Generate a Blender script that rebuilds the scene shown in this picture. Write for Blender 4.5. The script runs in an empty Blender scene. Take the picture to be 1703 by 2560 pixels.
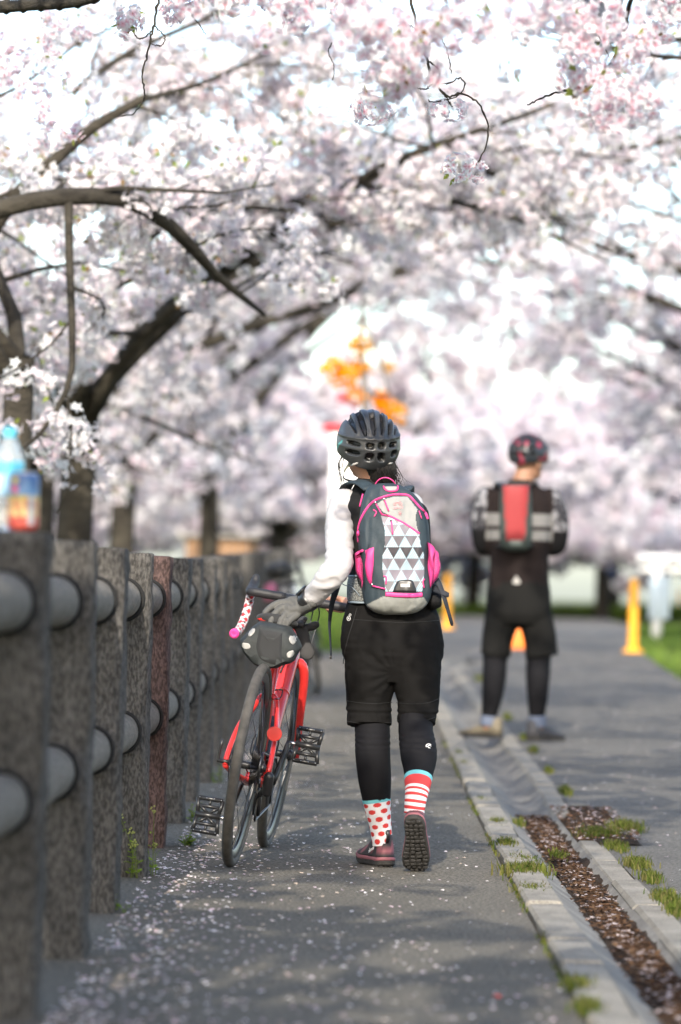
import bpy, math, random
import numpy as np
from mathutils import Vector, Matrix

R = math.radians
SC = bpy.context.scene
COL = SC.collection
random.seed(7)

# ------------------------------------------------------------------ camera
F_PX, CU, CV = 9600.0, 851.5, 1280.0          # focal length and centre in photograph pixels (1703 x 2560)
CAM_H = 0.90
_yaw, _pit, _rol = math.atan(44 / F_PX), math.atan(205 / F_PX), R(1.3)
_fw = np.array([-math.sin(_yaw) * math.cos(_pit), math.cos(_yaw) * math.cos(_pit), math.sin(_pit)])
_r0 = np.cross(_fw, [0, 0, 1.0]); _r0 /= np.linalg.norm(_r0)
_u0 = np.cross(_r0, _fw)
_rt = math.cos(_rol) * _r0 + math.sin(_rol) * _u0
_up = -math.sin(_rol) * _r0 + math.cos(_rol) * _u0
cam_d = bpy.data.cameras.new('camera')
cam = bpy.data.objects.new('camera', cam_d); COL.objects.link(cam)
M = Matrix.Identity(4)
for i in range(3):
    M[i][0], M[i][1], M[i][2] = _rt[i], _up[i], -_fw[i]
M[2][3] = CAM_H
cam.matrix_world = M
cam_d.sensor_fit = 'VERTICAL'; cam_d.sensor_height = 36.0; cam_d.lens = 135.0
cam_d.clip_start = 0.1; cam_d.clip_end = 3000
cam_d.dof.use_dof = True; cam_d.dof.focus_distance = 12.75; cam_d.dof.aperture_fstop = 2.7
SC.camera = cam

# ------------------------------------------------------------------ sky, sun, exposure
SUN_AZ, SUN_EL = R(5.0), R(30.0)              # light comes from behind the camera, a little from the left
w = bpy.data.worlds.new('World'); SC.world = w; w.use_nodes = True
_nt = w.node_tree
_bg = _nt.nodes['Background']
_sky = _nt.nodes.new('ShaderNodeTexSky'); _sky.sky_type = 'NISHITA'; _sky.sun_disc = False
_sky.sun_elevation = SUN_EL; _sky.sun_rotation = R(180) + SUN_AZ
_sky.air_density = 1.0; _sky.dust_density = 2.0; _sky.ozone_density = 1.0
_nt.links.new(_sky.outputs[0], _bg.inputs[0]); _bg.inputs[1].default_value = 0.15
sun_d = bpy.data.lights.new('sun', 'SUN'); sun_d.energy = 2.0; sun_d.angle = R(0.53); sun_d.color = (1.0, 0.92, 0.8)
sun = bpy.data.objects.new('sun', sun_d); COL.objects.link(sun)
sun.rotation_euler = Vector((math.sin(SUN_AZ) * math.cos(SUN_EL), math.cos(SUN_AZ) * math.cos(SUN_EL), -math.sin(SUN_EL))).to_track_quat('-Z', 'Y').to_euler()
SC.view_settings.view_transform = 'Standard'; SC.view_settings.look = 'None'
SC.view_settings.exposure = 1.7; SC.view_settings.gamma = 1.0
SC.render.engine = 'CYCLES'
SC.cycles.use_denoising = True
SC.cycles.max_bounces = 12; SC.cycles.diffuse_bounces = 7; SC.cycles.transmission_bounces = 8; SC.cycles.transparent_max_bounces = 8
SC.cycles.sample_clamp_indirect = 8.0

# ------------------------------------------------------------------ geometry helpers
def sp(t, k=1.0):
    t = np.asarray(t, float) / k
    return k * np.where(t > 30, t, np.log1p(np.exp(np.minimum(t, 30))))
def gz(Y):                                    # the path dips a little and then climbs gently
    return 0.0135 * (sp(np.asarray(Y, float) - 15, 1.2) - sp(np.asarray(Y, float) - 48, 2.0))
def P(u, v, Y):                               # photograph pixel + distance -> point
    d = (u - CU) / F_PX * _rt - (v - CV) / F_PX * _up + _fw
    return np.array([0, 0, CAM_H]) + d * (Y / d[1])
def G(u, v, dz=0.0):                          # photograph pixel -> point on the ground
    Y = 12.0
    lo, hi = 3.0, 150.0
    for _ in range(50):
        Y = 0.5 * (lo + hi)
        if P(u, v, Y)[2] > gz(Y) + dz: lo = Y
        else: hi = Y
    return P(u, v, Y)
def nrm(a):
    a = np.asarray(a, float); return a / (np.linalg.norm(a) + 1e-12)
def _hash(ix, iy, iz, s):
    h = (ix.astype(np.int64) * 374761393 + iy.astype(np.int64) * 668265263 + iz.astype(np.int64) * 2147483647 + s * 974711) & 0xffffffff
    h = ((h ^ (h >> 13)) * 1274126177) & 0xffffffff
    return ((h ^ (h >> 16)) & 0xffff) / 65535.0
def vnoise(p, scale=1.0, seed=0):             # value noise 0..1
    q = np.asarray(p, float) * scale
    i = np.floor(q); f = q - i; f = f * f * (3 - 2 * f)
    o = 0
    for dx in (0, 1):
        for dy in (0, 1):
            for dz in (0, 1):
                wgt = (f[:, 0] if dx else 1 - f[:, 0]) * (f[:, 1] if dy else 1 - f[:, 1]) * (f[:, 2] if dz else 1 - f[:, 2])
                o = o + wgt * _hash(i[:, 0] + dx, i[:, 1] + dy, i[:, 2] + dz, seed)
    return o
def frames(pts):
    pts = np.asarray(pts, float); n = len(pts)
    T = np.gradient(pts, axis=0) if n > 2 else np.repeat((pts[1] - pts[0])[None], n, 0)
    T /= (np.linalg.norm(T, axis=1, keepdims=True) + 1e-12)
    a = np.array([0, 0, 1.0]) if abs(T[0][2]) < 0.9 else np.array([1.0, 0, 0])
    N = np.zeros_like(T); N[0] = nrm(np.cross(np.cross(T[0], a), T[0]))
    for i in range(1, n):
        N[i] = nrm(N[i - 1] - T[i] * np.dot(N[i - 1], T[i]))
    return T, N, np.cross(T, N)
def smooth_path(pts, n=24):                   # Catmull-Rom through the given points (any dimension)
    p = np.asarray(pts, float)
    p = np.vstack([2 * p[0] - p[1], p, 2 * p[-1] - p[-2]])
    m = len(p) - 3; out = []
    for t in np.linspace(0, m - 1e-9, n):
        i = int(t); f = t - i
        a, b, c, d = p[i:i + 4]
        out.append(0.5 * (2 * b + (c - a) * f + (2 * a - 5 * b + 4 * c - d) * f * f + (3 * b - a - 3 * c + d) * f ** 3))
    return np.array(out)
class MB:                                     # collects polygons for one mesh
    def __init__(s): s.v, s.f, s.m, s.c, s.n = [], [], [], [], 0
    def add(s, V, F, m=0, col=None):
        V = np.asarray(V, float); s.v.append(V)
        s.f += [tuple(int(i) + s.n for i in f) for f in F]; s.m += [m] * len(F)
        if col is None: col = (1, 1, 1)
        col = np.asarray(col, float)
        s.c.append(np.repeat(col[None], len(V), 0) if col.ndim == 1 else col)
        s.n += len(V); return s
    def tube(s, pts, r, n=10, m=0, cap=True, flat=1.0, col=None, ref=None, closed=False):
        pts = np.asarray(pts, float); T, N, B = frames(pts)
        if ref is not None:
            N = np.array([nrm(np.asarray(ref, float) - t * np.dot(ref, t)) for t in T]); B = np.cross(T, N)
        r = np.broadcast_to(np.asarray(r, float), (len(pts),))
        a = np.arange(n) * 2 * math.pi / n
        V = pts[:, None] + r[:, None, None] * (np.cos(a)[None, :, None] * N[:, None] + flat * np.sin(a)[None, :, None] * B[:, None])
        L = len(pts); Fc = []
        for i in range(L if closed else L - 1):
            for j in range(n):
                k = (j + 1) % n; i2 = (i + 1) % L
                Fc.append((i * n + j, i * n + k, i2 * n + k, i2 * n + j))
        if cap and not closed:
            Fc.append(tuple(range(n - 1, -1, -1))); Fc.append(tuple((L - 1) * n + j for j in range(n)))
        return s.add(V.reshape(-1, 3), Fc, m, col)
    def capsule(s, pts, r, n=14, flat=1.0, ref=None, m=0, col=None):   # tube with round ends
        pts = np.asarray(pts, float); r = np.broadcast_to(np.asarray(r, float), (len(pts),)).copy()
        d0, d1 = nrm(pts[0] - pts[1]), nrm(pts[-1] - pts[-2])
        e = [(0.98, 0.2), (0.8, 0.6), (0.45, 0.89)]
        A = [pts[0] + d0 * r[0] * k for k, _ in e]; Bq = [pts[-1] + d1 * r[-1] * k for k, _ in e[::-1]]
        ra = [r[0] * q for _, q in e]; rb = [r[-1] * q for _, q in e[::-1]]
        return s.tube(np.vstack([A, pts, Bq]), np.concatenate([ra, r, rb]), n, m, True, flat, col, ref)
    def loft(s, rings, m=0, cap=True, col=None, closed=True):
        rings = np.asarray(rings, float); L, n = rings.shape[:2]; Fc = []
        for i in range(L - 1):
            for j in range(n if closed else n - 1):
                k = (j + 1) % n
                Fc.append((i * n + j, i * n + k, (i + 1) * n + k, (i + 1) * n + j))
        if cap and closed:
            Fc.append(tuple(range(n - 1, -1, -1))); Fc.append(tuple((L - 1) * n + j for j in range(n)))
        return s.add(rings.reshape(-1, 3), Fc, m, col)
    def box(s, c, size, b=0.0, rot=None, m=0, col=None):
        c = np.asarray(c, float); h = np.asarray(size, float) / 2
        b = min(b, min(h) * 0.9)
        if b <= 0:
            V = np.array([[x, y, z] for x in (-1, 1) for y in (-1, 1) for z in (-1, 1)]) * h
            Fc = [(0, 1, 3, 2), (4, 6, 7, 5), (0, 4, 5, 1), (2, 3, 7, 6), (0, 2, 6, 4), (1, 5, 7, 3)]
        else:
            V, idx = [], {}
            for x in (-1, 1):
                for y in (-1, 1):
                    for z in (-1, 1):
                        for ax in range(3):
                            p = np.array([x, y, z]) * h; q = p - np.array([x, y, z]) * b; q[ax] = p[ax]
                            idx[(x, y, z, ax)] = len(V); V.append(q)
            V = np.array(V); Fc = []
            sg = (-1, 1)
            for ax in range(3):
                o = [i for i in range(3) if i != ax]
                for sgn in sg:
                    q = []
                    for a_, b_ in ((-1, -1), (1, -1), (1, 1), (-1, 1)):
                        k = [0, 0, 0]; k[ax] = sgn; k[o[0]] = a_; k[o[1]] = b_; q.append(idx[(*k, ax)])
                    Fc.append(tuple(q))
            for ax in range(3):
                o = [i for i in range(3) if i != ax]
                for a_ in sg:
                    for b_ in sg:
                        k0, k1 = [0, 0, 0], [0, 0, 0]
                        k0[ax], k1[ax] = -1, 1
                        for k in (k0, k1): k[o[0]] = a_; k[o[1]] = b_
                        Fc.append((idx[(*k0, o[0])], idx[(*k1, o[0])], idx[(*k1, o[1])], idx[(*k0, o[1])]))
            for x in sg:
                for y in sg:
                    for z in sg: Fc.append((idx[(x, y, z, 0)], idx[(x, y, z, 1)], idx[(x, y, z, 2)]))
        if rot is not None: V = V @ np.asarray(rot, float).T
        return s.add(V + c, Fc, m, col)
    def lathe(s, prof, n=24, M4=None, m=0, col=None, cap=True):         # prof: (radius, height) about local z
        a = np.arange(n) * 2 * math.pi / n
        V = np.array([[[r * math.cos(t), r * math.sin(t), z] for t in a] for r, z in prof])
        if M4 is not None: V = V @ M4[:3, :3].T + M4[:3, 3]
        if col is not None and np.asarray(col).ndim == 2: col = np.repeat(np.asarray(col, float), n, 0)
        return s.loft(V, m, cap, col)
    def ball(s, c, r, n=14, k=9, m=0, col=None, rot=None):
        r = np.broadcast_to(np.asarray(r, float), (3,))
        ph = np.linspace(0.06, math.pi - 0.06, k); a = np.arange(n) * 2 * math.pi / n
        V = np.array([[[math.sin(p) * math.cos(t), math.sin(p) * math.sin(t), -math.cos(p)] for t in a] for p in ph]) * r
        if rot is not None: V = V @ np.asarray(rot, float).T
        return s.loft(V + np.asarray(c, float), m, True, col)
    def mesh(s, name, smooth=True):
        me = bpy.data.meshes.new(name)
        V = np.vstack(s.v)
        me.from_pydata(V.tolist(), [], s.f); me.polygons.foreach_set('material_index', s.m)
        me.polygons.foreach_set('use_smooth', [smooth] * len(me.polygons))
        set_col(me, np.vstack(s.c)); fix_normals(me); me.update(); return me
def fix_normals(me):
    import bmesh
    bm = bmesh.new(); bm.from_mesh(me); bmesh.ops.recalc_face_normals(bm, faces=bm.faces); bm.to_mesh(me); bm.free()
def set_col(me, c):
    a = me.color_attributes.new('Col', 'FLOAT_COLOR', 'POINT')
    c4 = np.ones((len(c), 4), np.float32); c4[:, :3] = c
    a.data.foreach_set('color', c4.ravel())
def fast_mesh(name, V, Fq, cols=None, smooth=False):
    V = np.asarray(V, np.float32); Fq = np.asarray(Fq, np.int32); k = Fq.shape[1]
    me = bpy.data.meshes.new(name)
    me.vertices.add(len(V)); me.vertices.foreach_set('co', V.ravel())
    me.loops.add(Fq.size); me.loops.foreach_set('vertex_index', Fq.ravel())
    me.polygons.add(len(Fq)); me.polygons.foreach_set('loop_start', np.arange(len(Fq), dtype=np.int32) * k)
    me.polygons.foreach_set('use_smooth', np.full(len(Fq), smooth))
    me.update(calc_edges=True)
    if cols is not None: set_col(me, cols)
    return me
def sharp(me, deg=35):
    try: me.set_sharp_from_angle(angle=R(deg))
    except Exception: pass
    return me
def obj(name, me, mats=None, parent=None, label=None, cat=None, group=None, kind=None, smooth=True, crease=None):
    if isinstance(me, MB): me = me.mesh(name, smooth)
    if crease: sharp(me, crease)
    if mats is not None:
        if not isinstance(mats, (list, tuple)): mats = [mats]
        if not len(me.materials):
            for q in mats: me.materials.append(q)
    o = bpy.data.objects.new(name, me); COL.objects.link(o)
    if parent is not None:
        o.parent = parent
        if parent.get('world_parts'): o.location = [-x for x in parent.location]
    return tag(o, label, cat, group, kind)
def tag(o, label=None, cat=None, group=None, kind=None):
    if label: o['label'] = label
    if cat: o['category'] = cat
    if group: o['group'] = group
    if kind: o['kind'] = kind
    return o
def thing(name, loc, label=None, cat=None, group=None, kind=None, world=True):
    o = bpy.data.objects.new(name, None); COL.objects.link(o); o.location = [float(x) for x in loc]
    o.empty_display_size = 0.1
    if world: o['world_parts'] = 1        # its parts are given in world coordinates
    return tag(o, label, cat, group, kind)
def union(mb, name, voxel=0.006, smooth=6, disp=None):     # one continuous skin over overlapping shapes
    me = mb.mesh(name + '_raw'); o = bpy.data.objects.new('tmp', me); COL.objects.link(o)
    r = o.modifiers.new('r', 'REMESH'); r.mode = 'VOXEL'; r.voxel_size = voxel; r.use_smooth_shade = True
    if smooth:
        q = o.modifiers.new('s', 'SMOOTH'); q.iterations = smooth; q.factor = 0.5
    dg = bpy.context.evaluated_depsgraph_get(); ev = o.evaluated_get(dg)
    out = bpy.data.meshes.new_from_object(ev, depsgraph=dg); out.name = name
    bpy.data.objects.remove(o); bpy.data.meshes.remove(me)
    while out.materials: out.materials.pop()
    while len(out.color_attributes): out.color_attributes.remove(out.color_attributes[0])
    if disp is not None:
        V = verts(out); n = np.zeros(len(V) * 3, np.float32); out.vertices.foreach_get('normal', n)
        V2 = V + n.reshape(-1, 3) * np.asarray(disp(V))[:, None]; out.vertices.foreach_set('co', V2.astype(np.float32).ravel()); out.update()
    out.polygons.foreach_set('use_smooth', [True] * len(out.polygons))
    return out
def verts(me):
    V = np.zeros(len(me.vertices) * 3, np.float32); me.vertices.foreach_get('co', V); return V.reshape(-1, 3).astype(float)

# ------------------------------------------------------------------ materials
MATS = {}
def mat(name, col=(0.5, 0.5, 0.5), rough=0.6, metal=0.0, spec=0.4, var=0.0, vscale=8.0, col2=None, bump=0.0, bscale=60.0, bdist=0.01,
        vcol=False, sheen=0.0, stretch=None, detail=4.0, coat=0.0, alpha=1.0, trans=0.0, fine=0.0, fscale=300.0, rvar=0.0, flo=0.35, fhi=0.65):
    if name in MATS: return MATS[name]
    m = bpy.data.materials.new(name); MATS[name] = m; m.use_nodes = True
    nt = m.node_tree; b = nt.nodes['Principled BSDF']; L = nt.links.new
    b.inputs['Roughness'].default_value = rough; b.inputs['Metallic'].default_value = metal
    b.inputs['Specular IOR Level'].default_value = spec
    if sheen: b.inputs['Sheen Weight'].default_value = sheen; b.inputs['Sheen Roughness'].default_value = 0.5
    if coat: b.inputs['Coat Weight'].default_value = coat; b.inputs['Coat Roughness'].default_value = 0.08
    if trans: b.inputs['Transmission Weight'].default_value = trans
    tc = nt.nodes.new('ShaderNodeTexCoord'); vec = tc.outputs['Object']
    if stretch:
        mp = nt.nodes.new('ShaderNodeMapping'); mp.inputs['Scale'].default_value = stretch; L(vec, mp.inputs['Vector']); vec = mp.outputs[0]
    def noise(sc, det=detail, rg=0.6):
        n = nt.nodes.new('ShaderNodeTexNoise'); n.inputs['Scale'].default_value = sc; n.inputs['Detail'].default_value = det
        n.inputs['Roughness'].default_value = rg; L(vec, n.inputs['Vector']); return n.outputs['Fac']
    def mixc(fac, A, B, blend='MIX'):
        x = nt.nodes.new('ShaderNodeMix'); x.data_type = 'RGBA'; x.blend_type = blend
        if isinstance(fac, float): x.inputs[0].default_value = fac
        else: L(fac, x.inputs[0])
        for k, q in ((6, A), (7, B)):
            if isinstance(q, tuple): x.inputs[k].default_value = (*q[:3], 1)
            else: L(q, x.inputs[k])
        return x.outputs[2]
    def ramp(fac, lo, hi):
        r = nt.nodes.new('ShaderNodeMapRange'); r.inputs[1].default_value = lo; r.inputs[2].default_value = hi; L(fac, r.inputs[0]); return r.outputs[0]
    base = tuple(col)
    if vcol:
        at = nt.nodes.new('ShaderNodeAttribute'); at.attribute_name = 'Col'; base = at.outputs['Color']
    if var or col2:
        c2 = col2 if col2 else tuple(min(1, c * (1 + var)) for c in col)
        f = ramp(noise(vscale), 0.3, 0.7)
        if vcol: base = mixc(f, mixc(1.0, base, (1 - var,) * 3, 'MULTIPLY'), base)
        else: base = mixc(f, tuple(c * (1 - var) for c in col) if not col2 else base, c2)
    if fine:
        f2 = ramp(noise(fscale, 2.0), flo, fhi)
        dk = mixc(1.0, base, (1 - fine,) * 3, 'MULTIPLY'); base = mixc(f2, dk, base)
    if isinstance(base, tuple): b.inputs['Base Color'].default_value = (*base[:3], 1)
    else: L(base, b.inputs['Base Color'])
    if rvar:
        r = nt.nodes.new('ShaderNodeMapRange'); r.inputs[3].default_value = rough - rvar; r.inputs[4].default_value = rough + rvar
        L(noise(vscale * 2.3), r.inputs[0]); L(r.outputs[0], b.inputs['Roughness'])
    if bump:
        bp = nt.nodes.new('ShaderNodeBump'); bp.inputs['Strength'].default_value = bump; bp.inputs['Distance'].default_value = bdist
        L(noise(bscale, 6.0, 0.65), bp.inputs['Height']); L(bp.outputs[0], b.inputs['Normal'])
    return m
def leafmat(name, col=(1, 1, 1), tr=0.4, vcol=True, tcol=None):   # thin petals and leaves: light passes through
    m = bpy.data.materials.new(name); m.use_nodes = True; nt = m.node_tree; L = nt.links.new
    nt.nodes.remove(nt.nodes['Principled BSDF']); out = nt.nodes['Material Output']
    d = nt.nodes.new('ShaderNodeBsdfDiffuse'); t = nt.nodes.new('ShaderNodeBsdfTranslucent'); x = nt.nodes.new('ShaderNodeMixShader')
    x.inputs[0].default_value = tr
    if vcol:
        a = nt.nodes.new('ShaderNodeAttribute'); a.attribute_name = 'Col'
        L(a.outputs['Color'], d.inputs[0]); L(a.outputs['Color'], t.inputs[0])
    else:
        d.inputs[0].default_value = (*col, 1); t.inputs[0].default_value = (*(tcol or col), 1)
    L(d.outputs[0], x.inputs[1]); L(t.outputs[0], x.inputs[2]); L(x.outputs[0], out.inputs[0])
    return m
# ------------------------------------------------------------------ the ground
m_asph = mat('asphalt', (0.2, 0.182, 0.146), 0.9, spec=0.25, var=0.16, vscale=1.3, bump=1.0, bscale=120, bdist=0.012, fine=0.62, fscale=95, flo=0.40, fhi=0.60)
m_road = mat('road_asphalt', (0.185, 0.175, 0.155), 0.88, spec=0.25, var=0.14, vscale=0.9, bump=1.0, bscale=120, bdist=0.012, fine=0.55, fscale=90, flo=0.40, fhi=0.60)
m_conc = mat('kerb_concrete', (0.29, 0.268, 0.225), 0.9, spec=0.2, var=0.25, vscale=9, bump=0.9, bscale=120, bdist=0.006, fine=0.4, fscale=170)
m_conc2 = mat('gutter_concrete', (0.22, 0.21, 0.188), 0.9, spec=0.2, var=0.3, vscale=5, bump=0.7, bscale=130, bdist=0.005, fine=0.35, fscale=160)
m_soil = mat('soil', (0.055, 0.038, 0.026), 0.95, spec=0.1, var=0.4, vscale=20, bump=1.0, bscale=60, bdist=0.02, fine=0.4, fscale=120)
m_earth = mat('bank_earth', (0.12, 0.105, 0.07), 0.95, spec=0.1, col2=(0.09, 0.13, 0.04), vscale=1.2, bump=1.0, bscale=25, bdist=0.03)

def strip(name, xs, zs, ys, material, kind='structure', wob=0.0, label=None):
    """a sheet that follows the path; xs / zs are the cross-section (numbers or functions of Y)"""
    V = []
    for y in ys:
        for i, (x, z) in enumerate(zip(xs, zs)):
            xx = x(y) if callable(x) else x
            V.append((xx, y, float(gz(y)) + z))
    V = np.array(V); n = len(xs)
    if wob: V[:, 2] += (vnoise(V, 9, 3) - 0.5) * wob
    F = [(i * n + j, i * n + j + 1, (i + 1) * n + j + 1, (i + 1) * n + j) for i in range(len(ys) - 1) for j in range(n - 1)]
    mb = MB(); mb.add(V, F)
    return obj(name, mb, material, kind=kind, label=label)

ysn = np.concatenate([np.arange(-30, 60, 0.5), np.arange(60, 111, 2.0)])
# terrain: one sheet to the horizon, a hand below the paved surfaces
ty = np.concatenate([[-300, -100], np.arange(-40, 112, 2.0), [130, 170, 260, 500, 900]])
strip('ground', [-600, -120, -30, -8, -2.5, -1.1, 0.5, 3.2, 8, 30, 120, 600], [0.5, 0.3, 0.1, -0.05, -0.06, -0.12, -0.16, -0.14, -0.05, 0.1, 0.3, 0.5], ty, m_earth)
def kx(y): return 0.515 + 0.42 * float(np.clip((y - 33.5) / 3.5, 0, 1)) ** 2            # the kerb swings away to the right at its far end
strip('pavement', [-1.05, -0.5, 0.0, 0.25, lambda y: kx(y) - 0.008], [0, 0, 0, 0, 0], np.concatenate([np.arange(-30, 37.1, 0.4)]), m_asph)
def rr(y): return float(np.interp(y, [-30, 33, 42, 70, 95, 112], [2.8, 2.8, 3.1, 5.0, 6.2, 9.0]))
strip('road', [lambda y: kx(min(y, 37)) + 0.42, 1.6, 2.3, rr], [-0.014] * 4, np.arange(-30, 37.1, 0.5), m_road)
strip('crossing', [lambda y: float(np.interp(y, [37, 40, 50, 98], [-0.9, 0.15, 0.5, 2.2])), 2.4, rr], [-0.014] * 3, np.concatenate([[37.0], np.arange(37.1, 98, 1.0)]), m_road)

# kerb: stones laid end to end
kerb = thing('kerb', (0.565, 8, 0), kind='structure')
rk = random.Random(3)
y = 6.4; kmesh = []
for k in range(4):
    mb = MB(); V0 = []
    mb.box((0, 0, 0), (0.108, 0.592, 0.16), 0.009)
    me = mb.mesh('kerb_stone', False); V = verts(me)
    V += np.stack([vnoise(V, 30, k) - .5, vnoise(V, 30, k + 9) - .5, vnoise(V, 30, k + 19) - .5], 1) * 0.006
    me.vertices.foreach_set('co', V.astype(np.float32).ravel()); me.materials.append(m_conc); kmesh.append(me)
while y < 36.6:
    yc = y + 0.3
    o = bpy.data.objects.new('kerb_stone', kmesh[rk.randrange(4)]); COL.objects.link(o); o.parent = kerb
    dx = kx(yc + 0.3) - kx(yc - 0.3)
    o.location = Vector((kx(yc) + 0.056 + rk.uniform(-0.004, 0.004), yc, float(gz(yc)) - 0.064 + rk.uniform(-0.004, 0.004))) - kerb.location
    o.rotation_euler = (math.atan(float(gz(yc + .3) - gz(yc - .3)) / .6) + rk.uniform(-.006, .006), rk.uniform(-.02, .02), -math.atan(dx / 0.6))
    y += 0.6
gys = np.arange(4, 36.9, 0.12)
strip('gutter', [lambda y: kx(y) + 0.110, lambda y: kx(y) + 0.14, lambda y: kx(y) + 0.18, lambda y: kx(y) + 0.215, lambda y: kx(y) + 0.26, lambda y: kx(y) + 0.30, lambda y: kx(y) + 0.338],
      [0.006, -0.016, -0.042, -0.064, -0.068, -0.056, -0.022], gys, m_conc2, wob=0.002)
strip('gutter_soil', [lambda y: kx(y) + 0.175 + 0.02 * math.sin(y * 3.1), lambda y: kx(y) + 0.21, lambda y: kx(y) + 0.26, lambda y: kx(y) + 0.30, lambda y: kx(y) + 0.345],
      [-0.046, -0.052, -0.053, -0.046, -0.028], np.arange(4, 16.4, 0.06), m_soil, wob=0.024)
# the concrete edging between gutter and road, with one piece missing
edge = thing('gutter_edging', (0.88, 8, 0), kind='structure')
gap0, gap1 = G(1440, 2026)[1], G(1470, 2092)[1]
emesh = []
for k in range(3):
    mb = MB(); mb.box((0, 0, 0), (0.098, 0.99, 0.12), 0.012); me = mb.mesh('edging_block', False); V = verts(me)
    V += np.stack([vnoise(V, 12, k + 30) - .5, vnoise(V, 12, k + 39) - .5, vnoise(V, 12, k + 49) - .5], 1) * 0.012
    me.vertices.foreach_set('co', V.astype(np.float32).ravel()); me.materials.append(m_conc); emesh.append(me)
def edging(y0, y1):
    n = max(1, round((y1 - y0) / 1.0)); L = (y1 - y0) / n
    for i in range(n):
        yc = y0 + (i + .5) * L
        o = bpy.data.objects.new('edging_block', emesh[rk.randrange(3)]); COL.objects.link(o); o.parent = edge
        o.location = Vector((kx(yc) + 0.382 + rk.uniform(-.005, .005), yc, float(gz(yc)) - 0.072 + rk.uniform(-.005, .005))) - edge.location
        o.scale = (1, L / 1.0, 1); o.rotation_euler = (math.atan(float(gz(yc + .3) - gz(yc - .3)) / .6), rk.uniform(-.03, .03), -math.atan((kx(yc + .3) - kx(yc - .3)) / .6))
edging(5.6, gap1); edging(gap0, 36.8)
mb = MB(); V = []
strip('worn_soil', [0.86, 0.93, 1.0, 1.08], [-0.05, -0.006, -0.006, -0.012], np.linspace(gap1 - 0.25, gap0 + 0.35, 16), m_soil, wob=0.014)

# ------------------------------------------------------------------ grass, fallen petals, leaf litter
m_grass = leafmat('grass_blade', tr=0.35)
def blades(points, h, w=0.004, seed=0, lean=0.5, cols=((0.07, 0.10, 0.02), (0.12, 0.14, 0.03), (0.15, 0.14, 0.05))):
    rng = np.random.default_rng(seed); n = len(points); p = np.asarray(points, float)
    a = rng.uniform(0, 2 * math.pi, n); hh = h * rng.uniform(.45, 1.15, n) if np.isscalar(h) else np.asarray(h) * rng.uniform(.5, 1.1, n)
    d = np.stack([np.cos(a), np.sin(a), np.zeros(n)], 1); sd = np.stack([-np.sin(a), np.cos(a), np.zeros(n)], 1) * w
    ln = rng.uniform(.1, 1, n)[:, None] * lean * hh[:, None]
    z = np.array([0, 0, 1.0])
    mid = p + z * (hh * .6)[:, None] + d * ln * .35; tip = p + z * (hh * rng.uniform(.75, 1, n))[:, None] + d * ln
    V = np.stack([p - sd, p + sd, mid + sd * .8, mid - sd * .8, tip], 1).reshape(-1, 3)
    b = np.arange(n)[:, None] * 5
    Fq = np.concatenate([b + np.array([0, 1, 2]), b + np.array([0, 2, 3]), b + np.array([3, 2, 4])], 0)
    c = np.asarray(cols)[rng.integers(0, len(cols), n)] * rng.uniform(.75, 1.25, n)[:, None]
    return V, Fq, np.repeat(c, 5, 0)
def patchpts(c, rx, ry, n, seed):
    rng = np.random.default_rng(seed); q = rng.normal(0, .5, (n, 2)); x = c[0] + q[:, 0] * rx; yv = c[1] + q[:, 1] * ry
    return np.stack([x, yv, gz(yv) + c[2]], 1)
def join3(parts):
    V, Fc, C = [], [], []; o = 0
    for v_, f_, c_ in parts: V.append(v_); Fc.append(f_ + o); C.append(c_); o += len(v_)
    return np.vstack(V), np.vstack(Fc), np.vstack(C)
def zpx(x, y): return 1000 + x * 0.4483, 1600 + y * 0.4484      # a note-taking scale of the photograph's lower right part
tl = []
for i, (x, y_, rx, n, h) in enumerate([(545, 1030, .03, 260, .03), (590, 1150, .035, 320, .035), (680, 1240, .05, 260, .03), (700, 1310, .075, 620, .05), (740, 1410, .045, 330, .032),
                                     (860, 1680, .03, 160, .022), (990, 1940, .03, 240, .03), (1050, 2070, .03, 260, .035), (465, 910, .025, 160, .03), (355, 700, .025, 160, .03), (330, 640, .02, 100, .03)]):
    g = G(*zpx(x, y_)); tl.append(blades(patchpts((max(g[0], kx(g[1]) - .02), g[1], 0.0), rx, .16, n, i), h, .0022, i, 0.9))
rng = np.random.default_rng(5)
yy = rng.uniform(8, 24, 900); keep = vnoise(np.stack([yy * 0, yy, yy * 0], 1), 1.7, 4) > .52; yy = yy[keep]
pp = np.stack([0.507 + rng.normal(0, .006, len(yy)), yy, gz(yy)], 1); tl.append(blades(pp, .018, .002, 9, 0.9))
V, Fq, C = join3(tl); obj('grass_along_kerb', fast_mesh('grass_along_kerb', V, Fq, C), m_grass, label='short green grass growing in the joint along the kerb stones', cat='grass', kind='stuff')
tl = []
for i, (x, y_, rx, n, h) in enumerate([(1110, 1075, .07, 420, .04), (1260, 1040, .06, 380, .045), (1210, 1145, .04, 300, .035), (1320, 1240, .04, 420, .035), (1400, 1320, .03, 300, .035),
                                     (1480, 1430, .035, 420, .035), (1545, 1500, .03, 300, .035), (925, 840, .025, 220, .04), (830, 720, .02, 160, .04), (745, 610, .02, 160, .05), (690, 540, .02, 140, .05), (600, 430, .02, 140, .06), (440, 215, .03, 160, .06), (660, 1000, .03, 120, .03), (880, 1170, .03, 160, .02)]):
    g = G(*zpx(x, y_)); tl.append(blades(patchpts((g[0], g[1], -.012 if x > 890 else -.02), rx, .2, n, i + 50), h, .0024, i + 50, 0.8))
V, Fq, C = join3(tl); obj('grass_along_gutter', fast_mesh('grass_along_gutter', V, Fq, C), m_grass, label='green grass growing between the gutter edging and the road', cat='grass', kind='stuff')
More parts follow.
